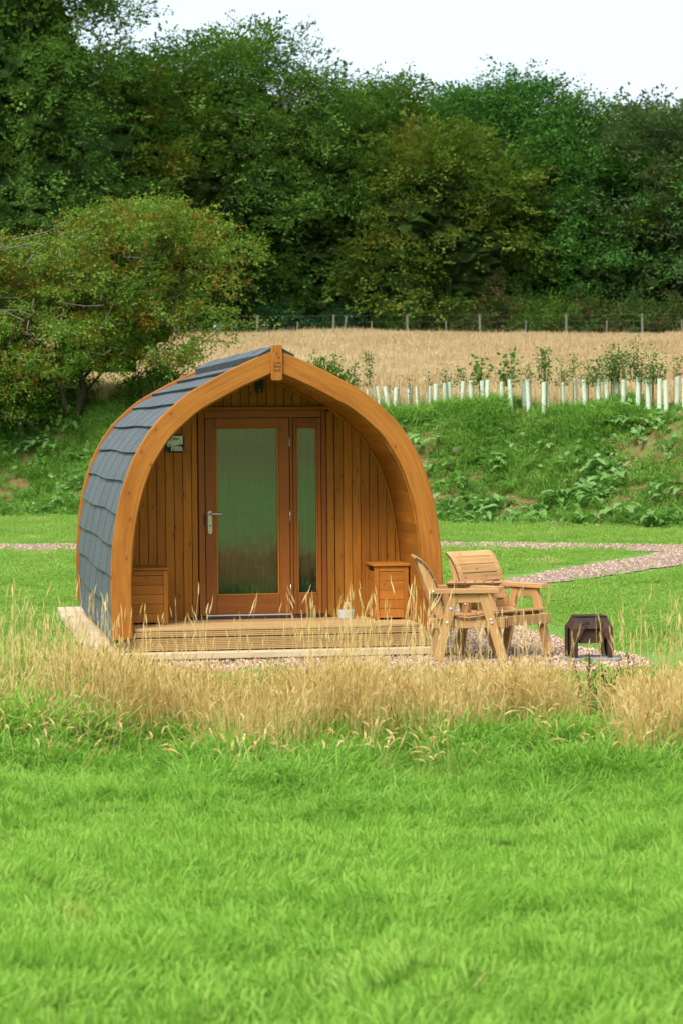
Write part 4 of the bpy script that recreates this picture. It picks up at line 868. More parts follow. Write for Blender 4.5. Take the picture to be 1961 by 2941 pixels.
# ------------------------------------------------------------------ trees
def dirrot(D, n):
    D = np.asarray(D); D = D / np.linalg.norm(D, axis=1)[:, None]
    return np.stack([rng.normal(0, 0.35, n), -np.arcsin(np.clip(D[:, 2], -1, 1)), np.arctan2(D[:, 1], D[:, 0])], 1)
def bez(a, b, c, n): tt = np.linspace(0, 1, n)[:, None]; return a * (1 - tt) ** 2 + 2 * b * tt * (1 - tt) + c * tt ** 2
def make_tree(name, loc, H, Rx, mat, bark, sprays, label, cat='tree', group=None, seed=1, base=0.16, limbs=22, secs=8, twigs=4, ssc=1.0, tr=0.25, lean=0.0, droop=-0.1, trunks=1, dens=1.0, wob=0.05, bare=0, flat_top=1.0, clumps=0, per=13, zc=0.42, skirt=1.25, lob=(0.60, 0.55), core=0.76, low=0.05):
    q = np.random.default_rng(seed); e_ = empty(name, loc, 0, label=label, cat=cat, group=group); mb = MB(); mb2 = MB(); P, D = [], []
    for k_ in range(trunks):
        off = np.array([q.normal(0, 0.10 * Rx), q.normal(0, 0.10 * Rx), 0]) if trunks > 1 else np.zeros(3)
        tp = np.array([[0, 0, -0.3]] + [[lean * H * tt + off[0] * tt * 3 + q.normal(0, wob * H * 0.25), off[1] * tt * 3 + q.normal(0, wob * H * 0.25), H * 0.62 * tt] for tt in (0.25, 0.5, 0.75, 1)]); tp[:, :2] += off[:2] * 0.6
        mb.tube(tp, [tr * (1 - 0.2 * i_) / math.sqrt(trunks) for i_ in range(5)], 8)
        for L_ in range(limbs // trunks):
            t0 = q.uniform(base, 0.98); st = np.array([np.interp(t0 * 0.62 * H, tp[:, 2], tp[:, c_]) for c_ in range(3)])
            az = L_ * 2.4 + k_ * 1.1 + q.normal(0, 0.3)
            el = (t0 - base) / (1 - base) * 1.45 + q.normal(0.05, 0.15)
            cz = H * 0.45; ce = math.cos(max(-0.2, el)); tgt = np.array([lean * H * 0.8 + Rx * ce * math.cos(az), Rx * ce * math.sin(az), cz + (H - cz) * math.sin(el) * flat_top if el > 0.25 else H * (base * 0.55 + 0.25 * t0) + q.normal(0, 0.04 * H)])
            tgt = st + (tgt - st) * (q.uniform(0.72, 1.05) * (0.8 if clumps else 1))
            ctl = (st + tgt) / 2 + np.array([0, 0, 0.14 * np.linalg.norm(tgt - st)]) + q.normal(0, 0.05 * Rx, 3)
            pts = bez(st, ctl, tgt, 8); ll = np.linalg.norm(tgt - st); mb.tube(pts, np.linspace(tr * 0.34, tr * 0.05, 8), 5, cap=False)
            for s_ in range(secs):
                t1 = q.uniform(0.28, 1.0); b0 = pts[0] * 0 + np.array([np.interp(t1, np.linspace(0, 1, 8), pts[:, c_]) for c_ in range(3)])
                out = (tgt - st) / ll; d1 = out * 0.6 + q.normal(0, 0.62, 3) + np.array([0, 0, 0.12]); d1 /= np.linalg.norm(d1); l1 = Rx * q.uniform(0.20, 0.42); e1 = b0 + d1 * l1; e1[2] = min(e1[2], H * (0.90 + 0.05 * q.uniform()))
                p1 = bez(b0, (b0 + e1) / 2 + np.array([0, 0, 0.1 * l1]), e1, 5); mb.tube(p1, np.linspace(tr * 0.11, tr * 0.03, 5), 4, cap=False)
                for u_ in q.uniform(0.35, 1, int(3 * dens)): pt = p1[0] * 0 + np.array([np.interp(u_, np.linspace(0, 1, 5), p1[:, c_]) for c_ in range(3)]); P.append(pt); D.append(d1 + q.normal(0, 0.5, 3) + np.array([0, 0, droop]))
                for w_ in range(twigs):
                    b1 = p1[q.integers(2, 5)]; d2_ = d1 * 0.7 + q.normal(0, 0.6, 3) + np.array([0, 0, droop]); d2_ /= np.linalg.norm(d2_); l2 = l1 * q.uniform(0.25, 0.55); e2 = b1 + d2_ * l2
                    mb.tube([b1, (b1 + e2) / 2 + q.normal(0, 0.03 * l2, 3), e2], [tr * 0.035, tr * 0.025, tr * 0.012], 3, cap=False)
                    for u_ in (0.45, 0.9): 
                        if q.uniform() < dens: P.append(b1 + d2_ * l2 * u_); D.append(d2_ + q.normal(0, 0.35, 3) + np.array([0, 0, droop]))
    for b_ in range(bare):
        az = q.uniform(0, 6.28); c0 = np.array([Rx * 0.8 * math.cos(az), -abs(Rx * 0.8 * math.sin(az)), H * q.uniform(0.3, 0.85)]); d_ = np.array([q.normal(0, 0.8), -0.3, q.normal(0.2, 0.4)]); l_ = Rx * q.uniform(0.15, 0.35)
        mb2.tube([c0, c0 + d_ * l_ * 0.5 + q.normal(0, 0.03 * Rx, 3), c0 + d_ * l_], [tr * (0.07 if tr > 0.2 else 0.11), tr * (0.055 if tr > 0.2 else 0.08), tr * 0.03], 4, mi=1, cap=False)
    got = 0
    while got < clumps:
        z = H * q.uniform(low, 0.97); az = q.uniform(0, 6.283)
        cap_ = q.uniform() < 0.28
        if cap_: z = H * q.uniform(0.80, 0.985)
        if math.sin(az) > 0.2 and q.uniform() < (0.3 if cap_ else 0.6): continue
        tt = (z - zc * H) / (H * (1 - zc)) if z > zc * H else (zc * H - z) / (zc * H * skirt); rr = Rx * max(0.0, 1 - abs(tt) ** (3.2 if z > zc * H else 2.2)) ** 0.5
        if not cap_ and q.uniform() > 0.25 + 0.75 * rr / Rx: continue
        if cap_: rr *= math.sqrt(q.uniform(0.02, 1))
        rr *= (lob[0] + lob[1] * float(vnoise(az * 1.6 + seed * 7, z / H * 7, 1, seed))) * q.uniform(0.86, 1.04); got += 1
        c0 = np.array([lean * z + rr * math.cos(az), rr * math.sin(az), z * (0.93 + 0.12 * float(vnoise(az * 1.3 + 5, 2.0, 1, seed + 3)))]); od = np.array([math.cos(az), math.sin(az), 0.15 + 0.5 * max(0, tt if z > zc * H else 0)]); cs = Rx * q.uniform(0.08, 0.15)
        if q.uniform() < 0.35: b_ = c0 - od * Rx * 0.35 - np.array([0, 0, 0.12 * Rx]); mb2.tube([b_, (b_ + c0) / 2 + np.array([0, 0, 0.04 * Rx]), c0 + od * cs], [tr * 0.12, tr * 0.08, tr * 0.02], 4, cap=False)
        for _ in range(per): P.append(c0 + q.normal(0, 1, 3) * cs * np.array([1, 1, 0.38]) - od * cs * 0.3); D.append(od + q.normal(0, 0.5, 3) + np.array([0, 0, droop]))
    P, D = np.array(P), np.array(D); k = (P[:, 2] > max(0.3, low * 0.8 * H)) & (P[:, 2] < H * 1.02); P, D = P[k], D[k]; n_ = len(P)
    if clumps:  # opaque core added inside the crown, closing gaps to the sky
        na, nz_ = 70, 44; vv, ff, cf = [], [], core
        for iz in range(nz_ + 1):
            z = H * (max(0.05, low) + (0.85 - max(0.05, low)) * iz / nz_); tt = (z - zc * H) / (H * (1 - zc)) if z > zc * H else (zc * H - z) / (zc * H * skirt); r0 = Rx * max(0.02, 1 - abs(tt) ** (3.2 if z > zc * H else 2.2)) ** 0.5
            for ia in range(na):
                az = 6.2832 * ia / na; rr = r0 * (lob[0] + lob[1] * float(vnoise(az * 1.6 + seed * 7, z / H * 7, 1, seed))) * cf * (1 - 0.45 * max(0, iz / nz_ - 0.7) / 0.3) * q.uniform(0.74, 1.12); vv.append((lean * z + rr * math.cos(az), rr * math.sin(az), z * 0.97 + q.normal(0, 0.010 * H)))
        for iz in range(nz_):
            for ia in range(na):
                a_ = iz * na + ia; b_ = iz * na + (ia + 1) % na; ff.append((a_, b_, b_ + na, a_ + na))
        ff.append(tuple(range(nz_ * na, nz_ * na + na))); me_ = bpy.data.meshes.new('foliage_core'); me_.from_pydata(vv, [], ff)
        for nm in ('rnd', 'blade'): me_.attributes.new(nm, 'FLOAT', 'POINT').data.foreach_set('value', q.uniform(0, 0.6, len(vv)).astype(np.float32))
        me_.materials.append(M['crown_shade' if tr > 0.2 else mat]); link('foliage_core', me_, e_)
    link('trunk', mb.mesh('trunk', [M[bark], M['twig']], weld=False, smooth=True), e_)
    if mb2.v: tag(link('branches', mb2.mesh('branches', [M[bark], M['twig']], weld=False, smooth=True), e_), kind='stuff')
    leaf_mesh('crown', P, dirrot(D, n_), ssc * q.uniform(0.7, 1.3, n_), sprays, M[mat], e_)
    return e_, P
SP_BEECH = [spray(f'beech_spray_{k}', 26, 1.25, 0.75, 0.165, 100 + k, 0.36) for k in range(4)]
SP_OAK = [spray(f'oak_spray_{k}', 26, 0.95, 0.95, 0.165, 110 + k, 0.55, 0.05) for k in range(4)]
SP_THORN = [spray(f'thorn_spray_{k}', 22, 0.30, 0.26, 0.052, 120 + k, 0.8, 0.05) for k in range(4)]
SP_GORSE = [spray(f'gorse_spray_{k}', 30, 0.5, 0.5, 0.09, 130 + k, 0.9, 0.0) for k in range(3)]
G = 'trees of the wood behind the field'
FOREST = [
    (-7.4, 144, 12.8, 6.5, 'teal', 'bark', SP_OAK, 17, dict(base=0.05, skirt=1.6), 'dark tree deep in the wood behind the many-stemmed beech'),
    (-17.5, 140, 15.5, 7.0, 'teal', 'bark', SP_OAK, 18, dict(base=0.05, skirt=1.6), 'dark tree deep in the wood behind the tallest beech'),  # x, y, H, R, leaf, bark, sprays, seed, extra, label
    (-15.2, 119, 19.1, 7.2, 'beech', 'bark', SP_BEECH, 1, dict(bare=6, clumps=320), 'tallest dark beech at the edge of the wood, its top cut by the frame'),
    (-9.6, 124, 12.8, 5.0, 'gold', 'bark', SP_BEECH, 2, dict(clumps=150, bare=3), 'olive beech with yellowing sprays leaning out beside the tallest tree'),
    (-5.7, 127, 15.0, 6.6, 'beech', 'greybark', SP_BEECH, 3, dict(bare=18, clumps=230), 'broad many-stemmed beech with bare grey limbs showing behind the hawthorn'),
    (1.2, 128, 12.5, 5.4, 'beech', 'greybark', SP_BEECH, 4, dict(bare=10, clumps=140), 'drooping beech with long low branches above the pod ridge'),
    (4.6, 124.5, 10.1, 4.6, 'gold', 'bark', SP_BEECH, 5, dict(base=0.08), 'golden-edged beech sweeping low to the fence in mid-wood'),
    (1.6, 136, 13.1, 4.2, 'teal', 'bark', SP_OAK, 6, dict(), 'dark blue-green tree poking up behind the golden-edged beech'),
    (8.9, 130, 13.1, 6.2, 'green', 'greybark', SP_OAK, 7, dict(bare=4, clumps=210), 'big round-headed green oak in the middle of the wood'),
    (12.2, 126.5, 9.7, 4.6, 'green', 'greybark', SP_OAK, 8, dict(base=0.1), 'lower bright green tree in front of the big oak'),
    (15.0, 127, 10.9, 5.0, 'grey', 'greybark', SP_BEECH, 9, dict(bare=4), 'grey-green tree with a pale trunk at the wood\'s right end'),
    (17.8, 134, 11.5, 5.6, 'grey', 'bark', SP_BEECH, 10, dict(), 'dull brownish tree filling the farthest right of the wood'),
    (-11.5, 134, 14.2, 7.0, 'beech', 'bark', SP_BEECH, 11, dict(), 'shadowed beech standing behind the two left-hand beeches'),
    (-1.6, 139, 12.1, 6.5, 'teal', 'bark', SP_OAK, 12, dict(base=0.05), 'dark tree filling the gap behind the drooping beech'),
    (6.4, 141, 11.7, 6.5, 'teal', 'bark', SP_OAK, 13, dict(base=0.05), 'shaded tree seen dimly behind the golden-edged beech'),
    (14.0, 141, 10.7, 6.5, 'green', 'bark', SP_OAK, 14, dict(base=0.05), 'shaded tree seen behind the grey-green one'),
    (-19.5, 128, 19.6, 7.0, 'beech', 'bark', SP_BEECH, 15, dict(), 'beech at the extreme left of the wood, mostly out of frame'),
    (21.5, 124, 10.6, 5.0, 'green', 'bark', SP_OAK, 16, dict(), 'green tree at the extreme right of the wood, mostly out of frame')]
for x, y, H_, Rx_, lf, bk, spv, sd, ex, lab in FOREST:
    back_ = y > 133; make_tree('woodland_tree', (x, y, gz(x, y)), H_, Rx_, lf, bk, spv, lab, group=G, seed=sd, ssc=1.25 if back_ else 1.0, tr=0.30, **{**dict(limbs=12, secs=5, twigs=2, clumps=90 if back_ else 150, per=11 if back_ else 12), **ex})
# shrubs under the wood edge
def make_shrub(name, loc, H, Rx, mat, sprays, label, group, seed, n=420, ssc=1.0):
    q = np.random.default_rng(seed); e_ = empty(name, loc, 0, label=label, cat='shrub', group=group); mb = MB(); P, D = [], []
    for k in range(14):
        az, el = q.uniform(0, 6.28), q.uniform(0.15, 1.5); d = np.array([math.cos(az) * math.cos(el), math.sin(az) * math.cos(el), math.sin(el)]); tip = d * np.array([Rx, Rx, H]) * q.uniform(0.7, 1); mb.tube([(0, 0, 0), tip * 0.5 + q.normal(0, 0.05 * Rx, 3), tip], [0.05, 0.03, 0.01], 4, cap=False)
    dd = q.normal(0, 1, (n, 3)); dd[:, 2] = np.abs(dd[:, 2]); dd /= np.linalg.norm(dd, axis=1)[:, None]; rr = q.uniform(0.55, 1.0, n)[:, None] * (0.8 + 0.45 * np.array([vnoise(a_ * 3 + seed, b_ * 3 + c_ * 2, 1, seed) for a_, b_, c_ in dd]))[:, None]
    P = dd * rr * np.array([Rx, Rx, H]); link('stem', mb.mesh('stem', M['bark'], weld=False), e_); leaf_mesh('foliage', P, dirrot(dd + q.normal(0, 0.4, (n, 3)), n), ssc * q.uniform(0.7, 1.3, n), sprays, M[mat], e_); return e_
SH = [(5.6, 121.5, 1.7, 1.6, 'gorse', 'brown gorse bush nearest mid-fence'), (7.6, 122.3, 2.6, 2.2, 'gorse', 'tall brown-topped gorse bush by the wood edge'), (9.6, 121.3, 2.0, 1.9, 'bramble', 'bright green low bush behind the fence'), (11.6, 121.8, 2.0, 1.8, 'gorse', 'dull gorse bush right of the bright green bush'), (13.6, 121.5, 1.5, 1.7, 'gorse', 'low brown gorse bush under the oak'), (15.8, 122, 1.7, 2.0, 'gorse', 'gorse bush at the foot of the pale trunk'), (18.2, 121.5, 1.8, 2.2, 'gorse', 'rightmost gorse bush along the fence'),
      (3.3, 122.5, 1.4, 1.5, 'bramble', 'dark low bush under the golden-edged beech'), (0.2, 123, 1.5, 1.8, 'teal', 'dark shadowy bush under the drooping beech'), (-3.2, 123, 1.6, 1.8, 'teal', 'dark shadowy bush just right of the hawthorn'), (-6.5, 122.5, 1.8, 2.0, 'teal', 'dark bush behind the hawthorn crown')]
for q, (x, y, H_, Rx_, mt, lab) in enumerate(SH): make_shrub('gorse_bush' if mt == 'gorse' else 'woodland_bush', (x, y, gz(x, y)), H_, Rx_, mt, SP_GORSE, lab, 'bushes along the wood edge', 500 + q)
# hawthorns on the bank
HG = 'hawthorns on the bank'
hx, hy = -5.75, 57.2
e1, P1 = make_tree('hawthorn_tree', (hx, hy, gz(hx, hy)), 4.75, 2.4, 'thorn', 'bark', SP_THORN, 'wind-bent hawthorn with rusty orange leaves and berries behind the pod', group=HG, seed=41, base=0.12, limbs=24, secs=6, twigs=3, tr=0.13, lean=0.31, trunks=3, wob=0.12, bare=55, ssc=1.15, clumps=210, per=16, zc=0.5, skirt=1.1, lob=(0.34, 1.0), core=0.42, low=0.24)
hx2, hy2 = -8.1, 57.6
e2, P2 = make_tree('hawthorn_tree', (hx2, hy2, gz(hx2, hy2)), 5.0, 2.1, 'thorn', 'greybark', SP_THORN, 'taller hawthorn at the left edge with pale twisted stems', group=HG, seed=42, base=0.15, limbs=20, secs=6, twigs=3, tr=0.13, trunks=2, wob=0.12, bare=45, ssc=1.1, clumps=150, per=16, zc=0.5, skirt=1.1, lob=(0.34, 1.0), core=0.42, low=0.24)
# bushes on the bank beneath
make_shrub('bramble_bush', (-7.0, 58.2, gz(-7.0, 58.2)), 1.0, 1.3, 'bramble', SP_THORN, 'yellow-green bramble bush growing under the hawthorns', 'bank bushes', 601, 900, 1.3)
make_shrub('bramble_bush', (-4.1, 57.5, gz(-4.1, 57.5)), 0.8, 0.9, 'bramble', SP_THORN, 'leafy bramble bush between hawthorn and pod roof', 'bank bushes', 602, 700, 1.2)
make_shrub('bramble_bush', (-0.35, 54.6, gz(-0.35, 54.6)), 0.95, 0.55, 'bramble', SP_THORN, 'fresh green bush showing above the pod roof slope', 'bank bushes', 603, 380, 1.2)

# ------------------------------------------------------------------ dock plants and stones on the bank
def dock_leaf_mesh(seed):
    q = np.random.default_rng(seed); mb = MB(); g = []; L_ = 0.26; W_ = 0.058 * q.uniform(0.85, 1.2)
    for k in range(7):
        tt = k / 6; wv = W_ * math.sin(math.pi * min(1, 0.12 + 0.88 * tt)) ** 0.7 if k < 6 else 0.004; zc = 0.10 * tt - 0.17 * tt * tt
        g.append([(L_ * tt, s * wv, zc * 1.2 + abs(s) * 0.018 + 0.010 * math.sin(tt * 15 + s * 2)) for s in (-1, -0.4, 0, 0.4, 1)])
    for k in range(6):
        for s in range(4): mb.face([g[k][s], g[k + 1][s], g[k + 1][s + 1], g[k][s + 1]])
    return mb.mesh('leaf', M['dock'], smooth=True)
DLM = [dock_leaf_mesh(k) for k in range(4)]
def bank_pt(px, up):     # px in photo units, up: share of the bank slope
    k = (px - 980.5) / 7352; y = 50.0
    for _ in range(15): y = float(foot(k * y)) + 4.2 * up
    return k * y, y
DOCKS = [(1010, 0.62), (1090, 0.55), (1140, 0.75), (1285, 0.28), (1310, 0.36), (1345, 0.22), (1370, 0.30), (1410, 0.20), (1330, 0.14), (1430, 0.58), (1440, 0.52), (1480, 0.17), (1510, 0.15), (1570, 0.30), (1610, 0.34), (1640, 0.33), (1590, 0.22), (1660, 0.52), (1720, 0.38), (1770, 0.36), (1740, 0.26), (1850, 0.12), (1910, 0.32), (1940, 0.30), (1340, 0.06), (1500, 0.05), (1800, 0.74), (1840, 0.76), (1250, 0.45), (1230, 0.6), (1295, 0.18), (1360, 0.10), (1390, 0.26), (1445, 0.24), (1555, 0.26), (1625, 0.28), (1705, 0.33), (1675, 0.10), (1895, 0.22), (1780, 0.14), (1320, 0.24), (1880, 0.05),
         (20, 0.14), (60, 0.10), (110, 0.12), (150, 0.06), (205, 0.05), (180, 0.16), (85, 0.58), (115, 0.62), (240, 0.56), (190, 0.60), (10, 0.64), (225, 0.75)]
for q, (px, up) in enumerate(DOCKS):
    x, y = bank_pt(px, up); side_ = 'the hawthorn side' if px < 500 else 'the tube side'
    e_ = empty('dock_plant', (x, y, gz(x, y) + 0.02), random.uniform(0, 6), label='', cat='plant', group='broad-leaved dock plants on the bank'); s_ = random.uniform(1.05, 1.55); e_.scale = (s_,) * 3
    for k in range(random.randint(9, 14)):
        o = link('leaf', DLM[random.randrange(4)], e_); sc_ = random.uniform(0.6, 1.1); o.scale = (sc_,) * 3; o.location = (random.uniform(-0.3, 0.3), random.uniform(-0.2, 0.2), random.uniform(0.02, 0.12)); o.rotation_euler = (random.uniform(-0.3, 0.3), random.uniform(-0.5, 0.15), k * 2.4 + random.uniform(-0.4, 0.4))
    e_['label'] = (f'broad-leaved dock on the bank behind the pod roof, {ordinal(sorted(p for p, _ in DOCKS if p < 500).index(px) + 1)} from the left edge' if px < 500 else
                   f'broad-leaved dock on the bank below the tubes, {ordinal(sorted(p for p, _ in DOCKS if p > 500).index(px) + 1)} from the pod')
def stone_mesh(seed, r):
    q = np.random.default_rng(seed); bm = bmesh.new(); bmesh.ops.create_icosphere(bm, subdivisions=2, radius=r)
    for v in bm.verts: v.co = Vector((v.co.x * 1.25, v.co.y, v.co.z * 0.75)) * (1 + 0.22 * (float(vnoise(v.co.x / r * 2 + seed, v.co.y / r * 2 + v.co.z / r * 1.7, 1, seed)) - 0.5))
    me_ = bpy.data.meshes.new('stone'); bm.to_mesh(me_); bm.free(); me_.materials.append(M['stone']); me_.shade_smooth(); return me_
for q, (px, up, r, lab) in enumerate([(1315, 0.60, 0.13, 'rounded stone among grass high on the bank near the pod'), (1620, 0.12, 0.13, 'pale stone at the foot of the bare soil patch'), (1708, 0.04, 0.08, 'small stone at the very foot of the bank'), (1618, 0.16, 0.10, 'brown stone just above the pale one'), (85, 0.52, 0.07, 'small pale stone on bare soil below the hawthorn')]):
    x, y = bank_pt(px, up); tag(link('bank_stone', stone_mesh(q + 3, r)), lab, 'stone', 'stones on the bank').location = (x, y, gz(x, y) + r * 0.15)

# ------------------------------------------------------------------ grasses and gravel (beyond counting)
def area(n, x0, x1, y0, y1): return rng.uniform(x0, x1, n), rng.uniform(y0, y1, n)
def wedge(n, y0, y1, half, extra):           # points over a fan of ground in front of the camera, wider with distance
    y = np.sqrt(rng.uniform(y0 * y0, y1 * y1, n)); x = rng.uniform(-1, 1, n) * (half * y + extra); return x, y
def put(name, x, y, scl, variants, mat, tilt=0.12, dz=0.0, **k):
    P = np.stack([x, y, ground_z(x, y) + dz], 1); return scatter(name, P, rots(len(x), tilt), scl, variants, mat, **k)
x, y = wedge(1500, 7.2, 14.0, 0.14, 0.8); h = 0.80 + 0.55 * vnoise(x, y * 1.4, 0.55, 11) * vnoise(x, y, 1.9, 12) * 1.6
put('lawn_grass', x, y, h, T_LAWN, M['lawn'], 0.18, label='soft long green lawn grass filling the near ground', cat='grass', kind='stuff')
edge = lambda x: 14.55 + 0.8 * (1 - np.abs(x) / 2.2) + 1.1 * (vnoise(x, x * 0, 0.55, 3) - 0.5) + 0.7 * (vnoise(x, x * 0, 0.15, 4) - 0.5)
x, y = wedge(9000, 11.8, 16.5, 0.14, 0.8); k = (rng.uniform(0, 1, len(x)) < smooth((y - 11.8) / 1.4) * (0.55 + 0.6 * vnoise(x, y, 0.7, 4))) & (y < edge(x) + 0.5); x, y = x[k], y[k]
put('rough_grass', x, y, (0.35 + 0.95 * vnoise(x, y, 0.35, 5)) * (0.45 + 0.65 * smooth((y - 12.0) / 2.4)), T_ROUGH, M['rough'], 0.25, label='taller rough green grass in front of the dry strip', cat='grass', kind='stuff')
x, y = wedge(1500, 7.2, 13.5, 0.14, 0.8); put('lawn_weeds', x, y, rng.uniform(0.22, 0.52, len(x)), T_ROUGH, M['rough'], 0.35, label='stray longer blades standing out of the near lawn', cat='grass', kind='stuff')
x, y = wedge(1000, 7.2, 15.0, 0.14, 0.8); put('yellowed_blades', x, y, rng.uniform(0.25, 0.6, len(x)), [tuft(f'dead_tuft_{k}', 5, 0.09, 0.2, 0.006, 0.9, 90 + k) for k in range(3)], M['straw'], 0.4, label='yellowed dead blades scattered through the near lawn', cat='grass', kind='stuff')
# dry strip
x, y = wedge(14500, 13.8, 18.0, 0.14, 1.0); gap = 1 - 0.97 * np.exp(-(((x / y) - 0.0985) / 0.0125) ** 4)
k = (y > edge(x) - 0.1) & (y < edge(x) + 1.6 + 0.5 * vnoise(x, y * 0, 0.8, 7) + 0.5 * (x < -1.5)) & (rng.uniform(0, 1, len(x)) < gap * (0.30 + 0.75 * vnoise(x, y, 0.45, 8))); x, y = x[k], y[k]
put('dry_grass', x, y, (0.46 + 0.50 * vnoise(x, y, 0.5, 9) + 0.18 * rng.uniform(-1, 1, len(x))) * (1 - 0.18 * smooth((y - edge(x) - 0.8) / 0.8)) + 0.18 * smooth((-x - 1.0) / 0.8), T_DRY, M['straw'], 0.10, label='strip of tall dry straw-coloured grass in front of the pod', cat='grass', kind='stuff')
k = rng.uniform(0, 1, len(x)) < 0.22 * smooth((x + 0.4) / 0.8) + 0.05; put('plumed_grass', x[k], y[k], rng.uniform(0.65, 1.0, k.sum()), T_HEAD, M['straw'], 0.14, label='drooping plumed seed heads within the dry grass strip', cat='grass', kind='stuff')
k = rng.uniform(0, 1, len(x)) < 0.06 + 0.10 * smooth((-x - 1.2) / 0.5) + 0.07 * np.exp(-((x - 0.1) / 0.5) ** 2); put('tall_dry_stalks', x[k], y[k], rng.uniform(0.75, 1.12, k.sum()), T_TALL, M['straw'], 0.08, label='sparse tallest dry stalks rising before the porch', cat='grass', kind='stuff')
xe, ye = wedge(900, 13.6, 15.8, 0.14, 1.0); ke = (ye < edge(xe)) & (ye > edge(xe) - 0.9) & (rng.uniform(0, 1, len(xe)) < 0.5 * vnoise(xe, ye, 0.3, 17) + 0.1); xe, ye = xe[ke], ye[ke]
put('straggling_dry_grass', xe, ye, rng.uniform(0.5, 0.95, len(xe)), T_HEAD, M['straw'], 0.25, label='straggling dry stems at the front edge of the strip', cat='grass', kind='stuff')
k = rng.uniform(0, 1, len(x)) < 0.70 + 0.3 * smooth((-x - 1.0) / 0.6); put('green_understory_grass', x[k] + rng.normal(0, 0.05, k.sum()), y[k], rng.uniform(0.6, 1.5, k.sum()) * (0.9 + 0.7 * smooth((-x[k] - 1.3) / 0.5)), T_ROUGH, M['rough'], 0.2, label='green blades growing among the dry grass stems', cat='grass', kind='stuff')
# mown lawn round the pod
x, y = wedge(8000, 16.8, 53.5, 0.15, 1.0)
inv = PM.inverted(); c_, s_ = math.cos(-YAW), math.sin(-YAW); lx = (x - POD.x) * c_ - (y - POD.y) * s_; ly = (x - POD.x) * s_ + (y - POD.y) * c_
k = ~((np.abs(lx) < 1.9) & (ly > -0.4) & (ly < 6.3)) & (y < foot(x) + 0.25)
for poly in (padR, PB, PC):
    for ox, oy in ((0, 0), (0.42, 0), (-0.42, 0), (0, 0.42), (0, -0.42), (0.3, 0.3), (-0.3, -0.3), (0.3, -0.3), (-0.3, 0.3)): k &= ~inside(x + ox, y + oy, poly)
x, y = x[k], y[k]
put('mown_grass', x, y, 0.8 + 0.45 * vnoise(x, y, 1.3, 13), T_MOWN, M['mown'], 0.12, label='short mown lawn grass around the pod and paths', cat='grass', kind='stuff')
# bank grass
x, y = area(15000, -11, 11, 0, 1); y = foot(x) - 0.1 + y * 6.2; up = (y - foot(x)) / 4.2
nz = vnoise(x, y, 1.3, 21); k = (rng.uniform(0, 1, len(x)) < smooth((nz - 0.40) / 0.2) * (0.12 + 0.88 * smooth((up - 0.32) / 0.3)) + 0.35 * smooth((0.09 - np.abs(up - 0.08)) / 0.09)) & (up < 1.25); xa, ya = x[k], y[k]
P = np.stack([xa, ya, ground_z(xa, ya) - 0.02], 1); ro = rots(len(xa), 0.2); ro[:, 0] += 0.30
scatter('bank_grass', P, ro * [0, 0, 1] + np.stack([np.full(len(xa), 0.35) + rng.normal(0, 0.2, len(xa)), rng.normal(0, 0.2, len(xa)), 0 * xa], 1), 0.55 + 0.75 * vnoise(xa, ya, 0.8, 23), T_BANK, M['bankgrass'], label='long green grass tussocks hanging over the bank', cat='grass', kind='stuff')
k = rng.uniform(0, 1, len(x)) < (0.12 + 0.88 * smooth((vnoise(x, y, 0.9, 25) - 0.36) / 0.2)) * (up < 1.4); put('bank_turf', x[k], y[k], rng.uniform(0.6, 1.3, k.sum()), T_BSHORT, M['bankgrass'], 0.3, label='short turf between the tussocks on the bank', cat='grass', kind='stuff')
T_WEED = [spray(f'weed_{k}', 13, 0.16, 0.34, 0.12, 140 + k, 0.6, -0.2) for k in range(4)]
x, y = area(3600, -11, 11, 0, 1); y = foot(x) + 0.1 + y * 3.6; up = (y - foot(x)) / 4.2
k = rng.uniform(0, 1, len(x)) < smooth((vnoise(x, y, 0.8, 27) - 0.48) / 0.15) * (1 - 0.6 * smooth((up - 0.5) / 0.2)); put('bank_weeds', x[k], y[k], rng.uniform(0.7, 1.5, k.sum()), T_WEED, M['dock'], 0.4, 0.06, label='patches of low broad-leaved weeds carpeting the lower bank', cat='weeds', kind='stuff')
# straw field
x, y = wedge(4200, 52, 117.5, 0.15, 2.0); k = y > foot(x) + 5.0; x, y = x[k], y[k]
put('field_grass', x, y, 0.65 + 0.5 * vnoise(x, y, 5, 31) + 0.12 * smooth((y - 100) / 14), T_FIELD, M['field'], 0.1, label='pale straw field of ripe grass rising to the fence', cat='grass', kind='stuff')
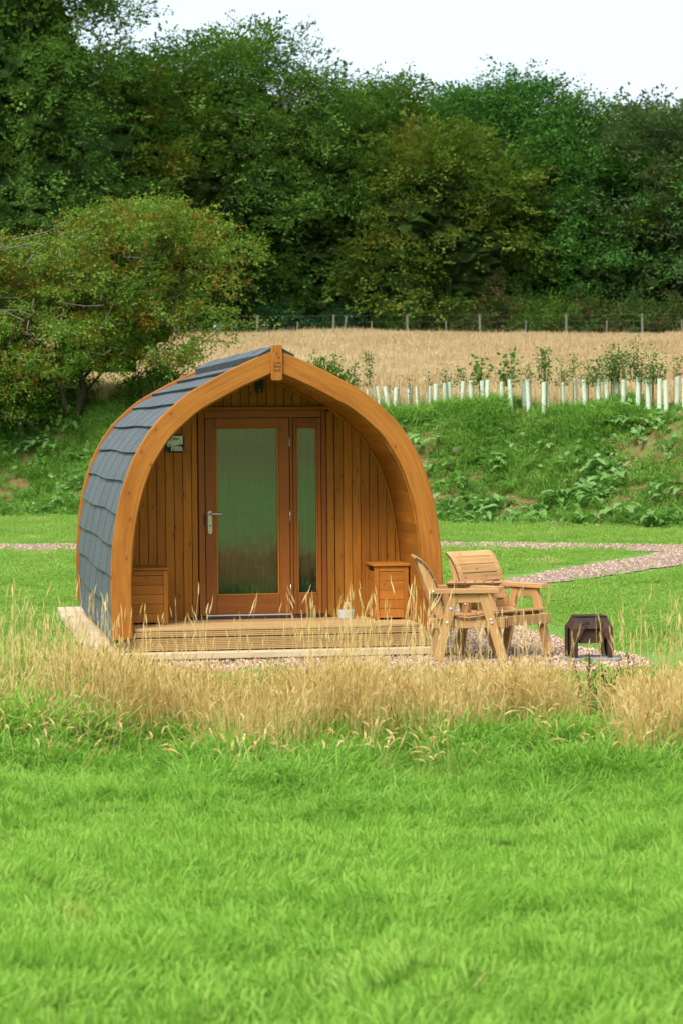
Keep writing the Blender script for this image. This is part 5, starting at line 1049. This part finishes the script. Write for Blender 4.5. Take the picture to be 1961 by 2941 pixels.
# gravel stones
def pebble(name, seed):
    q = np.random.default_rng(seed); bm = bmesh.new(); bmesh.ops.create_icosphere(bm, subdivisions=1, radius=0.010)
    v = [tuple(np.array(p.co) * [1.3, 1, 0.7] * q.uniform(0.75, 1.2)) for p in bm.verts]; f = [tuple(q_.index for q_ in p.verts) for p in bm.faces]; bm.free(); return src(name, v, f)
PEB = [pebble(f'pebble_{k}', k) for k in range(4)]
x, y = area(26000, -2.7, 2.8, 20.6, 25.5); k = inside(x, y, padR); x, y = x[k], y[k]; xs, ys_ = [x], [y]
for poly, n_, bb in ((PB, 26000, (-8, 8, 33, 42)), (PC, 15000, (1, 7.5, 25, 38.5))):
    x, y = area(n_, *bb); k = inside(x, y, poly); xs.append(x[k]); ys_.append(y[k])
x, y = np.concatenate(xs), np.concatenate(ys_); P = np.stack([x, y, lawn_z(y) + 0.016], 1)
scatter('gravel_stones', P, rng.uniform(0, 6.28, (len(x), 3)), rng.uniform(0.6, 1.5, len(x)), PEB, M['pebble'], label='loose pinkish gravel on the pad and paths', cat='gravel', kind='stuff')

# dark dock stems standing in the gap of the dry strip
for q, (px_, H_, lab) in enumerate([(1.58, 0.56, 'dark withered dock stem just before the fire pit'), (1.66, 0.40, 'short dark dock stem in the gap of the dry grass'), (1.76, 0.44, 'reddish-brown dock stem right of the gap in the dry grass'), (1.84, 0.60, 'leaning dark seed stalk beside the fire pit at right'), (1.52, 0.34, 'low brown dock stem left in the gap of the dry grass')]):
    yy = 16.6 + 0.2 * (q % 3); e_ = empty('withered_dock', (px_, yy, gz(px_, yy)), 0, label=lab, cat='plant', group='withered dock stems'); qq = np.random.default_rng(700 + q); mb = MB(); sd_ = MB()
    for b_ in range(3):
        tip = Vector((qq.normal(0.02, 0.07), qq.normal(0, 0.05), H_ * qq.uniform(0.75, 1))); pts = [Vector((0, 0, 0)), tip * 0.5 + Vector((0.01, 0, 0)), tip]; mb.tube(pts, [0.005, 0.004, 0.002], 5)
        for k in range(70):
            tt = qq.uniform(0.35, 1); c_ = pts[1] * (2 - 2 * tt) + tip * (2 * tt - 1) if tt > 0.5 else pts[1] * 2 * tt; c_ = c_ + Vector(qq.normal(0, 0.012, 3)); d = Vector(qq.normal(0, 1, 3)).normalized(); e__ = d.orthogonal().normalized(); l_ = 0.016
            sd_.face([c_, c_ + d * l_ * 0.5 + e__ * l_ * 0.4, c_ + d * l_, c_ + d * l_ * 0.5 - e__ * l_ * 0.4])
    link('stem', mb.mesh('stem', M['seedhead']), e_); link('seed_head', sd_.mesh('seed_head', M['seedhead'], weld=False), e_)
    for k in range(7):
        o = link('leaf', DLM[k % 4], e_); o.scale = (0.55,) * 3; o.location = (random.uniform(-0.03, 0.03), random.uniform(-0.03, 0.03), random.uniform(0.02, 0.2)); o.rotation_euler = (0, -0.5, k * 2.4)
